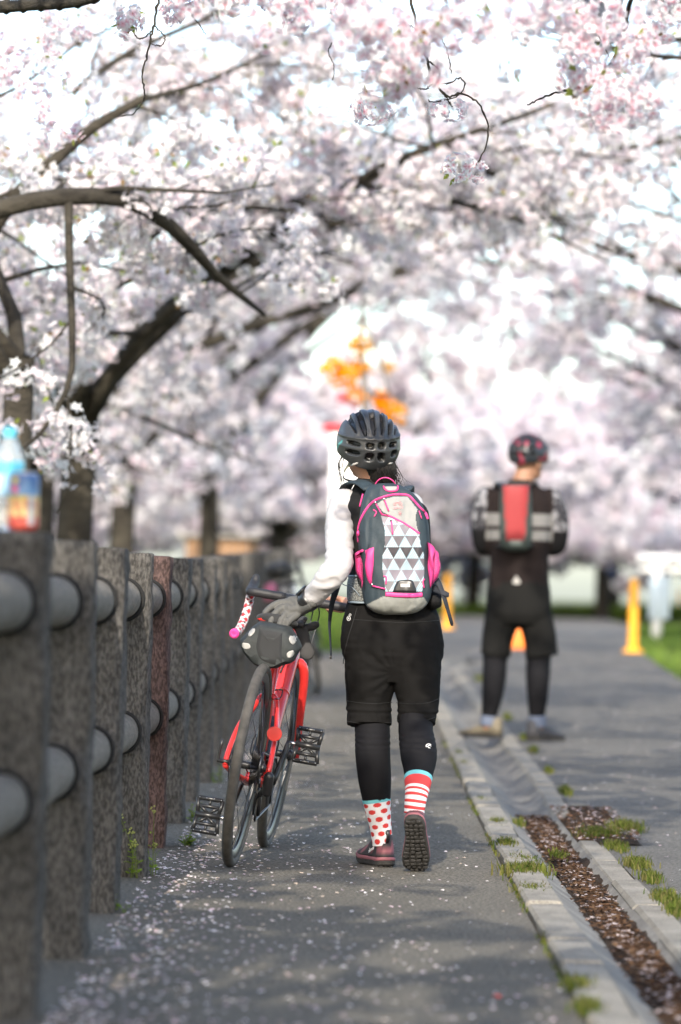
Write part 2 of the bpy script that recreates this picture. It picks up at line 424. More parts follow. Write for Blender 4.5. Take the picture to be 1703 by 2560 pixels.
# verges further off
def verge(name, x0, x1, y0, y1, n, h, label, seed, xf=None):
    rng = np.random.default_rng(seed); yv = rng.uniform(y0, y1, n); xv = rng.uniform(0, 1, n)
    xv = (xf(yv) + xv * x1) if xf else x0 + xv * (x1 - x0)
    return blades(np.stack([xv, yv, gz(yv) - .05], 1), h, .012, seed, .5, ((0.09, 0.16, 0.03), (0.14, 0.20, 0.04), (0.11, 0.16, 0.045)))
V, Fq, C = verge('', 0, 2.6, 30, 72, 9000, .22, '', 3, lambda y_: np.interp(y_, [-30, 33, 42, 70, 95, 112], [2.8, 2.8, 3.1, 5.0, 6.2, 9.0]) + .03)
obj('grass_verge', fast_mesh('grass_verge', V, Fq, C), m_grass, label='bright green grass on the right of the road behind the yellow bollard', cat='grass', kind='stuff')
V, Fq, C = verge('', -4, 10, 98, 104, 9000, .45, '', 4)
obj('grass_bank', fast_mesh('grass_bank', V, Fq, C), m_grass, label='strip of green grass at the far end of the road', cat='grass', kind='stuff')
V, Fq, C = verge('', -4.5, 0, 39, 75, 9000, .35, '', 6, None)
V[:, 0] = np.minimum(V[:, 0], np.interp(V[:, 1], [37, 40, 50, 98], [-0.9, 0.1, 0.45, 2.1]))
obj('grass_slope', fast_mesh('grass_slope', V, Fq, C), m_grass, label='green grass where the pavement ends beyond the fence', cat='grass', kind='stuff')

m_petal = leafmat('fallen_petal', tr=0.25)
def petals(xy, z, size, seed, cols):
    rng = np.random.default_rng(seed); n = len(xy); a = rng.uniform(0, 2 * math.pi, n); s = size * rng.uniform(.6, 1.15, n)
    t = np.stack([np.cos(a), np.sin(a)], 1); q = np.stack([-np.sin(a), np.cos(a)], 1)
    shape = [(-.5, 0), (-.15, .36), (.3, .38), (.5, .12), (.42, 0), (.5, -.12), (.3, -.38), (-.15, -.36)]
    V = np.zeros((n, 8, 3))
    for i, (l, w_) in enumerate(shape):
        V[:, i, :2] = xy + (t * l + q * w_) * s[:, None]; V[:, i, 2] = gz(V[:, i, 1]) + z + (abs(w_) * rng.uniform(.05, .6, n) + max(0, l) * rng.uniform(-.1, .5, n)) * s
    b = np.arange(n)[:, None] * 8
    Fq = np.concatenate([b + np.array(f) for f in ((0, 1, 7), (1, 2, 7), (2, 6, 7), (2, 4, 6), (2, 3, 4), (4, 5, 6))], 0)
    c = np.asarray(cols)[rng.integers(0, len(cols), n)] * rng.uniform(.8, 1.1, n)[:, None]
    return V.reshape(-1, 3), Fq, np.repeat(c, 8, 0)
rng = np.random.default_rng(11)
pc = ((.8, .7, .72), (.85, .8, .8), (.75, .58, .62), (.8, .74, .7), (.62, .5, .4))
n = 6500; yv = 7 + 30 * rng.uniform(0, 1, n) ** 1.9
xv = np.where(rng.uniform(0, 1, n) < .62, -.62 + np.abs(rng.normal(0, .2, n)), rng.uniform(-.62, .5, n))
ok = (rng.uniform(0, 1, n) < .25 + .75 * (vnoise(np.stack([xv * 2, yv * .5, xv * 0], 1), 1.5, 2) > .5)) & (xv < .49)
n2 = 700; y2 = rng.uniform(7.5, 13, n2); x2 = -.64 + np.abs(rng.normal(0, .22, n2)); A = join3([petals(np.stack([xv, yv], 1)[ok], .003, .0135, 1, pc), petals(np.stack([x2, y2], 1)[x2 < .4], .003, .0155, 5, pc)])
n = 900; yv = rng.uniform(8, 40, n); xv = rng.uniform(1.0, 2.8, n); B = petals(np.stack([xv, yv], 1), -.010, .014, 2, pc)
V, Fq, C = join3([A, B])
obj('fallen_petals', fast_mesh('fallen_petals', V, Fq, C), m_petal, label='pale pink cherry petals scattered over the pavement', cat='petals', kind='stuff')
n = 6500; yv = 5 + 11.3 * rng.uniform(0, 1, n); xv = 0.515 + .262 + rng.normal(0, .036, n)
A = petals(np.stack([xv, yv], 1), -.042, .019, 3, ((.09, .05, .03), (.13, .075, .045), (.05, .032, .022), (.16, .1, .06), (.07, .045, .03), (.1, .06, .04), (.42, .36, .35)))
n = 700; yv = rng.uniform(gap1 - .2, gap0 + .3, n); xv = rng.uniform(.84, 1.1, n)
B = petals(np.stack([xv, yv], 1), -.0, .018, 4, ((.12, .07, .04), (.18, .1, .06), (.07, .045, .03), (.5, .42, .42)))
V, Fq, C = join3([A, B])
obj('leaf_litter', fast_mesh('leaf_litter', V, Fq, C), m_petal, label='brown leaf litter and petals lying in the gutter', cat='leaves', kind='stuff')
mbp = MB(); g = G(1243, 2498)
V, Fq, C = petals(np.array([[g[0], g[1]]]), .004, .022, 8, ((.75, .12, .1),))
obj('red_petal', fast_mesh('red_petal', V, Fq, C), m_petal, label='single red petal lying on the pavement near the front', cat='petal')
# ------------------------------------------------------------------ the fence of imitation-log concrete
m_post = mat('post_concrete', (0.155, 0.146, 0.134), 0.85, spec=0.25, var=0.3, vscale=12, bump=1.0, bscale=95, bdist=0.03, stretch=(1, 1, 0.4), fine=0.6, fscale=130, flo=0.4, fhi=0.6)
m_post_r = mat('post_reddish', (0.175, 0.115, 0.105), 0.85, spec=0.25, var=0.3, vscale=12, bump=1.0, bscale=95, bdist=0.03, stretch=(1, 1, 0.4), fine=0.6, fscale=130, flo=0.4, fhi=0.6)
m_rail = mat('rail_concrete', (0.31, 0.28, 0.235), 0.85, spec=0.25, var=0.25, vscale=18, bump=1.0, bscale=120, bdist=0.015, fine=0.5, fscale=140, flo=.4, fhi=.6)
m_gap = mat('joint_gap', (0.012, 0.012, 0.012), 0.9)
FX, PW, PH, FY0, FS = -0.73, 0.172, 1.01, 8.06, 1.343
fence = thing('fence', (FX, FY0, 0), 'dark grey imitation-log concrete fence with two round rails along the pavement', 'fence')
def post_mesh(k):
    nz, nx = 44, 7; h = PW / 2; ring = []
    per = []
    for s_ in range(4):
        for i in range(nx):
            t = -1 + 2 * i / nx
            x, y_ = ((t, -1), (1, t), (-t, 1), (-1, -t))[s_]
            q = np.array([x, y_]); e = 12.0
            q = q / (abs(x) ** e + abs(y_) ** e) ** (1 / e); per.append(q * h)
    per = np.array(per); rings = []
    for j in range(nz + 1):
        z = -0.12 + (PH + 0.12) * j / nz
        rings.append(np.column_stack([per, np.full(len(per), z)]))
    sc_ = per * 0.94; rings.append(np.column_stack([sc_, np.full(len(per), PH + 0.004)]))
    rings.append(np.column_stack([per * 0.3, np.full(len(per), PH + 0.006)]))
    mb = MB(); mb.loft(rings); V = mb.v[0]
    q = V * np.array([1, 1, .22]); nn = (vnoise(q, 38, k) + .6 * vnoise(q * np.array([1, 1, 1.6]), 80, k + 5) + .5 * vnoise(V * np.array([1, 1, .6]), 13, k + 11) - 1.05)
    d = V.copy(); d[:, 2] = 0; d /= (np.linalg.norm(d, axis=1, keepdims=True) + 1e-9)
    mb.v[0] = V + d * (nn * 0.016)[:, None] * (V[:, 2] < PH)[:, None]
    return mb.mesh('post', True)
pms = [post_mesh(k) for k in range(5)]
for q in pms: q.materials.append(m_post)
pred = post_mesh(2); pred.materials.append(m_post_r)
rl = FS - PW + 0.01
def rail_mesh(k):
    mb = MB(); y = np.linspace(0, rl, 22); mb.tube(np.column_stack([y * 0, y, y * 0]), 0.06, 28)
    V = mb.v[0]; d = V.copy(); d[:, 1] = 0; d /= (np.linalg.norm(d, axis=1, keepdims=True) + 1e-9)
    mb.v[0] = V + d * ((vnoise(V * np.array([1, .3, 1]), 25, k) - .5) * .006)[:, None]
    return mb.mesh('rail', True)
rms = [rail_mesh(k) for k in range(3)]
for q in rms: q.materials.append(m_rail)
mb = MB(); a = np.linspace(0, 2 * math.pi, 33)[:-1]
mb.tube(np.column_stack([np.cos(a) * .0645, a * 0, np.sin(a) * .0645]), 0.0065, 6, closed=True); ringm = mb.mesh('joint_ring', True); ringm.materials.append(m_gap)
NP_ = 24
for k in range(-3, NP_):
    yk = FY0 + k * FS
    o = bpy.data.objects.new('post', pred if k == 4 else pms[k % 5]); COL.objects.link(o); o.parent = fence
    o.location = Vector((FX + [0, .004, -.003, .002, -.004, .003][k % 6], yk, float(gz(yk)))) - fence.location
    o.rotation_euler = (0, R([0, .3, -.25, .2, 0, -.3, .25][k % 7]), R([0, 90, 180, 270][k % 4] + [0, 1, -1][k % 3]))
    if k == 4: o['label'] = 'post with a reddish tint'
    if k < NP_ - 1:
        for hz in (0.866, 0.452):
            y0 = yk + PW / 2 - .005; sl = float(gz(yk + FS) - gz(yk)) / FS
            r = bpy.data.objects.new('rail', rms[(k + int(hz * 10)) % 3]); COL.objects.link(r); r.parent = fence
            r.location = Vector((FX, y0, float(gz(y0)) + hz)) - fence.location; r.rotation_euler = (math.atan(sl), 0, 0)
            g_ = bpy.data.objects.new('joint_ring', ringm); COL.objects.link(g_); g_.parent = r; g_.location = (0, rl - .012, 0)

# drinks left on the nearest post
m_pvc = mat('printed_plastic', vcol=True, rough=0.25, spec=0.5)
m_can = mat('printed_can', vcol=True, rough=0.3, spec=0.5)
def lathe_print(prof, n, fn, c, res=64):
    """prof (r, z) -> surface of revolution whose print is fn(angle, z)"""
    prof = smooth_prof(prof, n); a = np.arange(res) * 2 * math.pi / res
    V = np.array([[[r * math.cos(t), r * math.sin(t), z] for t in a] for r, z in prof])
    C = np.array([[fn(t, z) for t in a] for r, z in prof])
    mb = MB(); mb.loft(V + np.asarray(c), col=C.reshape(-1, 3)); return mb
def smooth_prof(prof, n):
    p = np.asarray(prof, float); d = np.concatenate([[0], np.cumsum(np.linalg.norm(np.diff(p, axis=0), axis=1))])
    t = np.linspace(0, d[-1], n); return np.column_stack([np.interp(t, d, p[:, 0]), np.interp(t, d, p[:, 1])])
bz = PH + 0.007
bc = np.array([FX - 0.010, FY0 + .042, bz])
bottle = thing('plastic_bottle', bc, 'clear plastic water bottle with light blue cap standing on the nearest fence post', 'bottle')
def bprint(t, z):
    if .118 < z < .15: return (.12, .55, .75)
    if .075 < z <= .118: return (.3, .55, .75) if math.sin(3 * t) > .2 else (.6, .72, .78)
    return (.62, .68, .70)
m_pet = mat('clear_plastic', (.9, .94, .96), 0.08, trans=0.75, spec=0.5)
body = MB(); body.lathe(smooth_prof([(.004, 0), (.028, .0), (.0325, .006), (.0325, .05), (.031, .06), (.0325, .07), (.0325, .145), (.030, .158), (.018, .188), (.0135, .196), (.0135, .205)], 40), 32, np.array([[1, 0, 0, bc[0]], [0, 1, 0, bc[1]], [0, 0, 1, bc[2]], [0, 0, 0, 1.0]]))
obj('body', body, m_pet, bottle)
obj('wrapper', lathe_print([(.0331, .072), (.0331, .146)], 24, bprint, bc), m_pvc, bottle)
mb = MB(); mb.lathe([(.001, .197), (.0155, .197), (.0158, .2), (.0158, .216), (.0145, .219), (.001, .2195)], 28, np.array([[1, 0, 0, bc[0]], [0, 1, 0, bc[1]], [0, 0, 1, bc[2]], [0, 0, 0, 1.0]]))
obj('cap', mb, mat('cap_blue', (.1, .5, .66), .35), bottle)
cc = np.array([FX + 0.030, FY0 - .034, bz])
can = thing('drink_can', cc, 'drink can with blue top half and red fruit print beside the plastic bottle', 'can')
def cprint(t, z):
    # camera sees angles around -90 degrees
    d = (t + math.pi / 2 + math.pi) % (2 * math.pi) - math.pi
    if z > .1195: return (.5, .5, .5)
    if (d + .55) ** 2 * .03 ** 2 + (z - .105) ** 2 < .007 ** 2: return (.75, .55, .05)
    if (d + .55) ** 2 * .03 ** 2 + (z - .087) ** 2 < .008 ** 2: return (.7, .12, .2)
    if z > .073: return (.05, .13, .33) if z > .095 + .01 * math.sin(5 * d) else (.1, .22, .42)
    if .35 < d < .8 and z > .012: return (.42, .45, .47)
    if z > .066: return (.5, .4, .1)
    if z > .03: return (.55, .18, .08) if math.sin(9 * d + z * 90) > -.1 else (.65, .5, .22)
    return (.5, .08, .05) if math.sin(14 * d + z * 200) > -.4 else (.3, .03, .04)
obj('body', lathe_print([(.001, .004), (.024, 0.002), (.026, 0), (.0325, .008), (.0325, .111), (.0275, .119), (.0265, .122)], 60, cprint, cc, 72), m_can, can)
mb = MB(); mb.lathe([(.001, .119), (.0255, .119), (.0262, .1225), (.0272, .1226), (.0272, .121)], 28, np.array([[1, 0, 0, cc[0]], [0, 1, 0, cc[1]], [0, 0, 1, cc[2]], [0, 0, 0, 1.0]]))
lid = obj('lid', mb, mat('aluminium', (.6, .6, .6), .3, metal=1.0), can)
mb = MB(); mb.box(cc + np.array([0, .004, .1236]), (.012, .02, .0015), .0005); obj('ring_pull', mb, MATS['aluminium'], lid)

# weeds at the foot of the posts
m_weed = leafmat('weed_leaf', tr=0.4)
def weed(base, h, nst, seed, name, label, leafs=14, flower=True):
    rng = np.random.default_rng(seed); base = np.asarray(base, float); t = thing(name, base, label, 'weed')
    st = MB(); lv, lf, lc = [], [], []; o = 0
    for s_ in range(nst):
        a = rng.uniform(0, 6.28); hh = h * rng.uniform(.45, 1.0) if s_ else h; sp_ = rng.uniform(.05, .3) * hh
        b0 = base + np.array([rng.normal(0, .012), rng.normal(0, .012), 0])
        pts = smooth_path([b0, b0 + [sp_ * .3 * math.cos(a), sp_ * .3 * math.sin(a), hh * .5], b0 + [sp_ * math.cos(a), sp_ * math.sin(a), hh]], 10)
        st.tube(pts, np.linspace(.0018, .0009, 10), 5, col=(.16, .2, .06))
        for k in range(leafs):
            q = rng.uniform(.08, .95) ** .9; p = pts[int(q * 9)]; b = rng.uniform(0, 6.28); ln = rng.uniform(.010, .022) * (1.25 - .7 * q)
            d = np.array([math.cos(b), math.sin(b), rng.uniform(-.1, .7)]); sd = np.array([-math.sin(b), math.cos(b), 0]) * ln * .38
            c0 = p + d * ln * .35
            lv.append(np.array([c0, c0 + d * ln * .45 + sd, c0 + d * ln * .9 + sd * .6, c0 + d * ln * 1.15 - [0, 0, ln * .15], c0 + d * ln * .9 - sd * .6, c0 + d * ln * .45 - sd]))
            lf += [(o, o + 1, o + 5), (o + 1, o + 2, o + 4), (o + 1, o + 4, o + 5), (o + 2, o + 3, o + 4)]; o += 6
            lc.append(np.repeat([np.array([.22, .32, .05]) * rng.uniform(.6, 1.2)], 6, 0))
        if flower:
            for k in range(10):
                p = pts[-1] + rng.normal(0, .006, 3) + [0, 0, .004]; r_ = .0035
                lv.append(p + np.array([[r_, 0, 0], [0, r_, 0], [-r_, 0, 0], [0, -r_, 0], [0, 0, r_], [0, 0, -r_]]))
                lf += [(o, o + 1, o + 4), (o + 1, o + 2, o + 4), (o + 2, o + 3, o + 4), (o + 3, o, o + 4), (o + 1, o, o + 5), (o + 2, o + 1, o + 5)]; o += 6
                lc.append(np.repeat([np.array([.45, .48, .16])], 6, 0))
    obj('stem', st, m_weed, t); obj('leaves', fast_mesh('leaves', np.vstack(lv), lf, np.vstack(lc)), m_weed, t, kind='stuff')
g4 = FY0 + 3 * FS
weed((FX + .062, g4 - .10, 0), .19, 4, 1, 'tall_weed', 'tall green weed with pale flower tips growing at the foot of the fourth post', 16)
weed((FX + .115, g4 + .03, 0), .2, 3, 2, 'tall_weed', 'thin flowering weed leaning out between the fourth post and the reddish post', 10)
weed((FX + .16, FY0 + 4 * FS + .08, 0), .06, 7, 3, 'low_weed', 'low leafy weed at the foot of the reddish post', 12, False)
weed((FX + .12, FY0 + 5 * FS - .02, 0), .09, 8, 4, 'low_weed', 'low weed at the foot of the post behind the reddish one', 12, False)
weed((FX + .13, FY0 + 7 * FS - .05, 0), .14, 9, 5, 'low_weed', 'yellowish weed clump behind the bicycle wheel by the fence', 14, False)
weed((FX + .1, FY0 + 2 * FS - .02, 0), .05, 4, 6, 'low_weed', 'tiny weed at the foot of the third post from the left', 10, False)
# ------------------------------------------------------------------ cherry trees
m_bark = mat('cherry_bark', (0.03, 0.026, 0.021), 0.9, spec=0.2, col2=(0.075, 0.066, 0.05), vscale=5, bump=1.0, bscale=22, bdist=0.03, stretch=(1, 1, 2.2))
m_bloss = leafmat('cherry_blossom', tr=0.5)
def rotm(rng, n):
    q = rng.normal(0, 1, (n, 4)); q /= np.linalg.norm(q, axis=1, keepdims=True); w_, x, y_, z = q.T
    return np.stack([1 - 2 * (y_ * y_ + z * z), 2 * (x * y_ - z * w_), 2 * (x * z + y_ * w_), 2 * (x * y_ + z * w_), 1 - 2 * (x * x + z * z), 2 * (y_ * z - x * w_),
                     2 * (x * z - y_ * w_), 2 * (y_ * z + x * w_), 1 - 2 * (x * x + y_ * y_)], 1).reshape(n, 3, 3)
def basis(d):
    d = nrm(d); a = np.array([0, 0, 1.0]) if abs(d[2]) < .9 else np.array([1.0, 0, 0]); x = nrm(np.cross(a, d)); return np.stack([x, np.cross(d, x), d], 1)
def flower_hi(r, rng):
    V = [[0, 0, 0]]; C = [(.62, .2, .28)]; Fc = []
    for i in range(5):
        a = i * 2 * math.pi / 5 + rng.normal(0, .06); n0 = len(V)
        for l, w_, z, c in ((.22, -.10, .06, (.72, .42, .5)), (.22, .10, .06, (.72, .42, .5)), (.62, -.40, .26, (.78, .765, .768)), (.62, .40, .26, (.78, .765, .768)), (1.0, -.24, .3, (.8, .78, .785)), (1.0, .24, .3, (.8, .78, .785)), (.9, 0, .3, (.8, .78, .785))):
            x, y_ = l * math.cos(a) - w_ * math.sin(a), l * math.sin(a) + w_ * math.cos(a); V.append([x, y_, z + rng.normal(0, .03)]); C.append(c)
        Fc += [(0, n0, n0 + 1), (n0, n0 + 2, n0 + 1), (n0 + 1, n0 + 2, n0 + 3), (n0 + 2, n0 + 4, n0 + 6), (n0 + 2, n0 + 6, n0 + 3), (n0 + 3, n0 + 6, n0 + 5)]
    n0 = len(V)
    for i in range(4):
        a = rng.uniform(0, 6.28); d = np.array([math.cos(a) * .2, math.sin(a) * .2, .32]); s_ = np.array([-math.sin(a), math.cos(a), 0]) * .05
        k = len(V); V += [list(-s_), list(s_), list(d)]; C += [(.45, .1, .16)] * 2 + [(.65, .45, .15)]; Fc.append((k, k + 1, k + 2))
    return np.array(V) * r, Fc, np.array(C)
def flower_mid(r, rng):
    V = [[0, 0, -.05]]; C = [(.71, .62, .635)]
    for i in range(10):
        a = i * math.pi / 5; l = 1.0 if i % 2 == 0 else .55
        V.append([l * math.cos(a), l * math.sin(a), .28 * l + rng.normal(0, .06)]); C.append((.77, .757, .76))
    return np.array(V) * r, [(0, i + 1, (i + 1) % 10 + 1) for i in range(10)], np.array(C)
def flower_five(r, rng):
    V = [[0, 0, -.12]]; C = [(.71, .62, .635)]
    for i in range(5):
        a = i * 2 * math.pi / 5; V.append([math.cos(a), math.sin(a), .22 + rng.normal(0, .12)]); C.append((.77, .757, .76))
    return np.array(V) * r, [(0, i + 1, (i + 1) % 5 + 1) for i in range(5)], np.array(C)
def flower_lo(r, rng):
    V = [[-1, -.75, .1], [1, -.75, -.1], [1, .75, .2], [-1, .75, -.1], [0, 0, -.3]]
    return np.array(V) * r, [(0, 1, 4), (1, 2, 4), (2, 3, 4), (3, 0, 4)], np.array([(.69, .67, .69)] * 4 + [(.65, .58, .615)])
def clump(kind, seed):
    rng = np.random.default_rng(seed); V, Fc, C = [], [], []; o = 0
    nf, rf, rad, fn = {'hi': (15, .0185, .042, flower_hi), 'mid': (10, .023, .047, flower_mid), 'five': (9, .025, .05, flower_five), 'lo': (8, .038, .07, flower_lo)}[kind]
    for i in range(nf):
        d = nrm(rng.normal(0, 1, 3) * [1, 1, .8]); v_, f_, c_ = fn(rf * rng.uniform(.8, 1.15), rng)
        v_ = v_ @ basis(d + rng.normal(0, .35, 3)).T + d * rad * rng.uniform(.65, 1.1)
        V.append(v_); Fc += [tuple(q + o for q in f) for f in f_]; C.append(c_); o += len(v_)
    if kind != 'lo' and seed % 3 == 0:                               # a few young leaves
        for i in range(3):
            d = nrm(rng.normal(0, 1, 3)); B = basis(d); s_ = .03
            v_ = np.array([[0, 0, 0], [.35, 0, .5], [0, 0, 1.1], [-.35, 0, .5]]) * s_ @ B.T + d * rad * .7
            V.append(v_); Fc += [(o, o + 1, o + 2), (o, o + 2, o + 3)]; C.append(np.repeat([[.25, .3, .06] if i else [.32, .2, .1]], 4, 0)); o += 4
    return np.vstack(V), np.array(Fc), np.vstack(C)
CLUMPS = {k: [clump(k, s_) for s_ in range(6)] for k in ('hi', 'mid', 'five', 'lo')}
def place(pos, kind, seed, scale=1.0, tint=0.05):
    rng = np.random.default_rng(seed); pos = np.asarray(pos, float); out = []
    pick = rng.integers(0, 6, len(pos))
    for k in range(6):
        p = pos[pick == k]; n = len(p)
        if not n: continue
        v_, f_, c_ = CLUMPS[kind][k]; Rm = rotm(rng, n); s_ = scale * rng.uniform(.7, 1.3, n)
        V = np.einsum('nij,kj->nki', Rm, v_) * s_[:, None, None] + p[:, None]
        tn = 1 + rng.normal(0, tint, (n, 1, 1)) * np.array([[.3, 1.0, .7]]); hot = (rng.uniform(0, 1, (n, 1, 1)) < .12) * np.array([[0, -.07, -.045]])
        Cc = np.clip(c_[None] * (tn + hot), 0, .92)
        Fq = f_[None] + (np.arange(n) * len(v_))[:, None, None]
        out.append((V.reshape(-1, 3), Fq.reshape(-1, 3), Cc.reshape(-1, 3)))
    return join3(out)
def grow(rng, p, d, L, n, wig, pull):
    """a wandering branch; pull = (how strongly, towards which vertical component)"""
    pts = [np.asarray(p, float)]; d = nrm(d); st = L / n
    for i in range(n):
        d = d + rng.normal(0, wig, 3); d[2] += pull[0] * (pull[1] - d[2]); d = nrm(d); pts.append(pts[-1] + d * st)
    return np.array(pts)
def cherry(name, label, x, y, seed, H=1.7, r=.15, nl=6, L=3.6, kind='mid', scale=1.0, limbs=(), step=.075, zmin=None, az=None, lean=(0, 0), nsec=11, ntw=8, el=(.45, .95), trunk=None, extra=(), dens=1.0, xcl=(), back=0.0, group='cherry trees in blossom'):
    rng = np.random.default_rng(seed); b = np.array([x, y, float(gz(y)) - .06])
    t = thing(name, b, label, 'tree', group); wood = MB(); cl = []
    top = b + [lean[0], lean[1], H]
    tp = smooth_path(trunk if trunk is not None else [b, b + [lean[0] * .3 + rng.normal(0, .04), lean[1] * .3 + rng.normal(0, .04), H * .5], top], 12)
    top = tp[-1]
    rad = np.interp(np.linspace(0, 1, 12), [0, .08, .2, 1], [r * 1.45, r * 1.15, r, r * .82])
    wood.tube(tp, rad, 14)
    Ls = [(np.asarray(q[0], float), q[1]) for q in limbs]
    for i in range(nl):
        a = (az[i] if az else 2 * math.pi * (i + rng.uniform(-.3, .3)) / nl)
        e = rng.uniform(*el); d = np.array([math.cos(a) * math.cos(e), math.sin(a) * math.cos(e), math.sin(e)])
        l = L * rng.uniform(.8, 1.15)
        g_ = grow(rng, top - [0, 0, rng.uniform(0, .25)], d, l, 12, .09, (.10, -.05))
        if zmin is not None: g_[:, 2] = g_[:, 2] + np.linspace(0, 1, len(g_)) ** .7 * np.max(np.maximum(0, zmin(g_) + .25 - g_[:, 2])[3:], initial=0)
        Ls.append((g_, r * .5))
    for pts, r0 in Ls:
        pts = smooth_path(pts, max(12, len(pts))); m_ = len(pts)
        rad_ = np.linspace(r0, max(.009, r0 * .18), m_) if np.isscalar(r0) else np.interp(np.linspace(0, 1, m_), np.linspace(0, 1, len(r0)), r0)
        wood.tube(pts, rad_, 8); r0 = float(rad_[0])
        Ln = np.sum(np.linalg.norm(np.diff(pts, axis=0), axis=1)); ns = max(3, int(nsec * Ln / 3.5))
        T = np.gradient(pts, axis=0)
        for j in range(ns):
            q = .16 + .84 * (j + rng.uniform(0, 1)) / ns; i0 = min(m_ - 1, int(q * (m_ - 1))); sd = nrm(np.cross(T[i0], [0, 0, 1])) * (1 if j % 2 else -1)
            d = nrm(nrm(T[i0]) * rng.uniform(.3, .8) + sd * rng.uniform(.5, 1) + [0, 0, rng.uniform(-.25, .6)])
            if back: d = nrm(d + [0, back, 0])
            l2 = Ln * .36 * (1.15 - .6 * q) * rng.uniform(.7, 1.2) + .25
            s2 = grow(rng, pts[i0], d, l2, 8, .14, (.10, -.12))
            if zmin is not None and np.max(zmin(s2) - s2[:, 2]) > .05: s2 = grow(rng, pts[i0], d * [1, 1, 0] + [0, 0, .35], l2, 8, .12, (.10, .25))
            if zmin is not None and np.max(zmin(s2) - s2[:, 2]) > .25: continue
            rb = max(.006, r0 * (1 - .8 * q) * .5)
            wood.tube(s2[::2], np.linspace(rb, .004, 5), 5 if y < 40 else 4)
            nt_ = max(2, int(ntw * l2 / 1.1)); T2 = np.gradient(s2, axis=0)
            for k in range(nt_):
                qq = .15 + .85 * (k + rng.uniform(0, 1)) / nt_; i2 = min(8, int(qq * 8)); s3 = nrm(np.cross(T2[i2], rng.normal(0, 1, 3)))
                d3 = nrm(nrm(T2[i2]) * .5 + s3 + [0, .8 * back, -.12]); l3 = rng.uniform(.22, .62)
                tw = grow(rng, s2[i2], d3, l3, 4, .16, (.12, -.35))
                if zmin is not None and np.any(zmin(tw) > tw[:, 2] + .05): continue
                (wood.tube(tw[::2], [.0038, .003, .0018], 3, cap=False) if y < 40 else None)
                m3 = max(2, int(l3 / step)); tt = rng.uniform(.1, 1.0, m3)
                for u_ in tt:
                    f = u_ * 4; i3 = min(3, int(f)); cl.append(tw[i3] + (tw[i3 + 1] - tw[i3]) * (f - i3) + rng.normal(0, .022 * scale, 3))
    for tw in extra:
        tw = np.asarray(tw[0], float), tw[1], tw[2]
        q_ = smooth_path(tw[0], 48); q_ = q_ + rng.normal(0, .0016, q_.shape) * (tw[1] < .02); wood.tube(q_, np.linspace(tw[1], tw[2], 48) * (1 + .35 * (np.arange(48) % 5 == 0)), 6)
    cl = np.array(cl)
    if zmin is not None: cl = cl[cl[:, 2] > zmin(cl)]
    if dens < 1: cl = cl[rng.uniform(0, 1, len(cl)) < dens]
    V, Fq, C = place(cl, kind, seed + 100, scale)
    if len(xcl):
        V2, F2, C2 = place(np.array(xcl), 'hi', seed + 300); obj('blossom_clusters', fast_mesh('blossom_clusters', V2, F2, C2), m_bloss, t, kind='stuff')
    obj('trunk', wood, m_bark, t)
    obj('crown', fast_mesh('crown', V, Fq, C), m_bloss, t, kind='stuff')
    return t, len(Fq)
ntri = 0
def over_path(lo, hi):        # branches are kept clear of heads above the path
    return lambda c: gz(c[:, 1]) + np.where((c[:, 0] > -0.55) & (c[:, 0] < 3.0), lo + np.maximum(0, vnoise(c, .9, 17) - .4) * 1.8, hi)
D = 1.0861
def px(*pts): return [P(u * D, v * D, Y) for u, v, Y in pts]
# the row on the left, behind the fence
spec = []
near_cl = []
for u, v, Y, sx, sy, n in ((1050, 392, 13.0, 22, 8, 3), (868, 255, 12.6, 22, 10, 3), (1020, 258, 12.8, 18, 8, 2), (800, 60, 9.8, 60, 45, 9), (900, 110, 9.9, 50, 40, 8), (920, 190, 10.0, 35, 25, 4), (1010, 40, 10.0, 60, 25, 6), (1180, 25, 9.6, 80, 20, 8),
                          (1360, 70, 10.4, 45, 40, 7), (1440, 120, 10.6, 40, 35, 6), (1400, 190, 10.5, 50, 30, 6), (1450, 235, 10.6, 40, 28, 5), (1320, 160, 10.7, 25, 15, 2), (300, 50, 12.4, 14, 12, 2), (560, 10, 10.5, 80, 14, 5), (1500, 20, 11, 50, 20, 3), (420, 15, 12.5, 50, 18, 4), (640, 30, 11.5, 60, 25, 5), (100, 120, 15.5, 60, 80, 14), (60, 210, 15.5, 50, 60, 8)):
    rg_ = np.random.default_rng(int(u)); near_cl += [P((u + rg_.normal(0, sx)) * D, (v + rg_.normal(0, sy)) * D, Y + rg_.normal(0, .12)) for _ in range(n)]
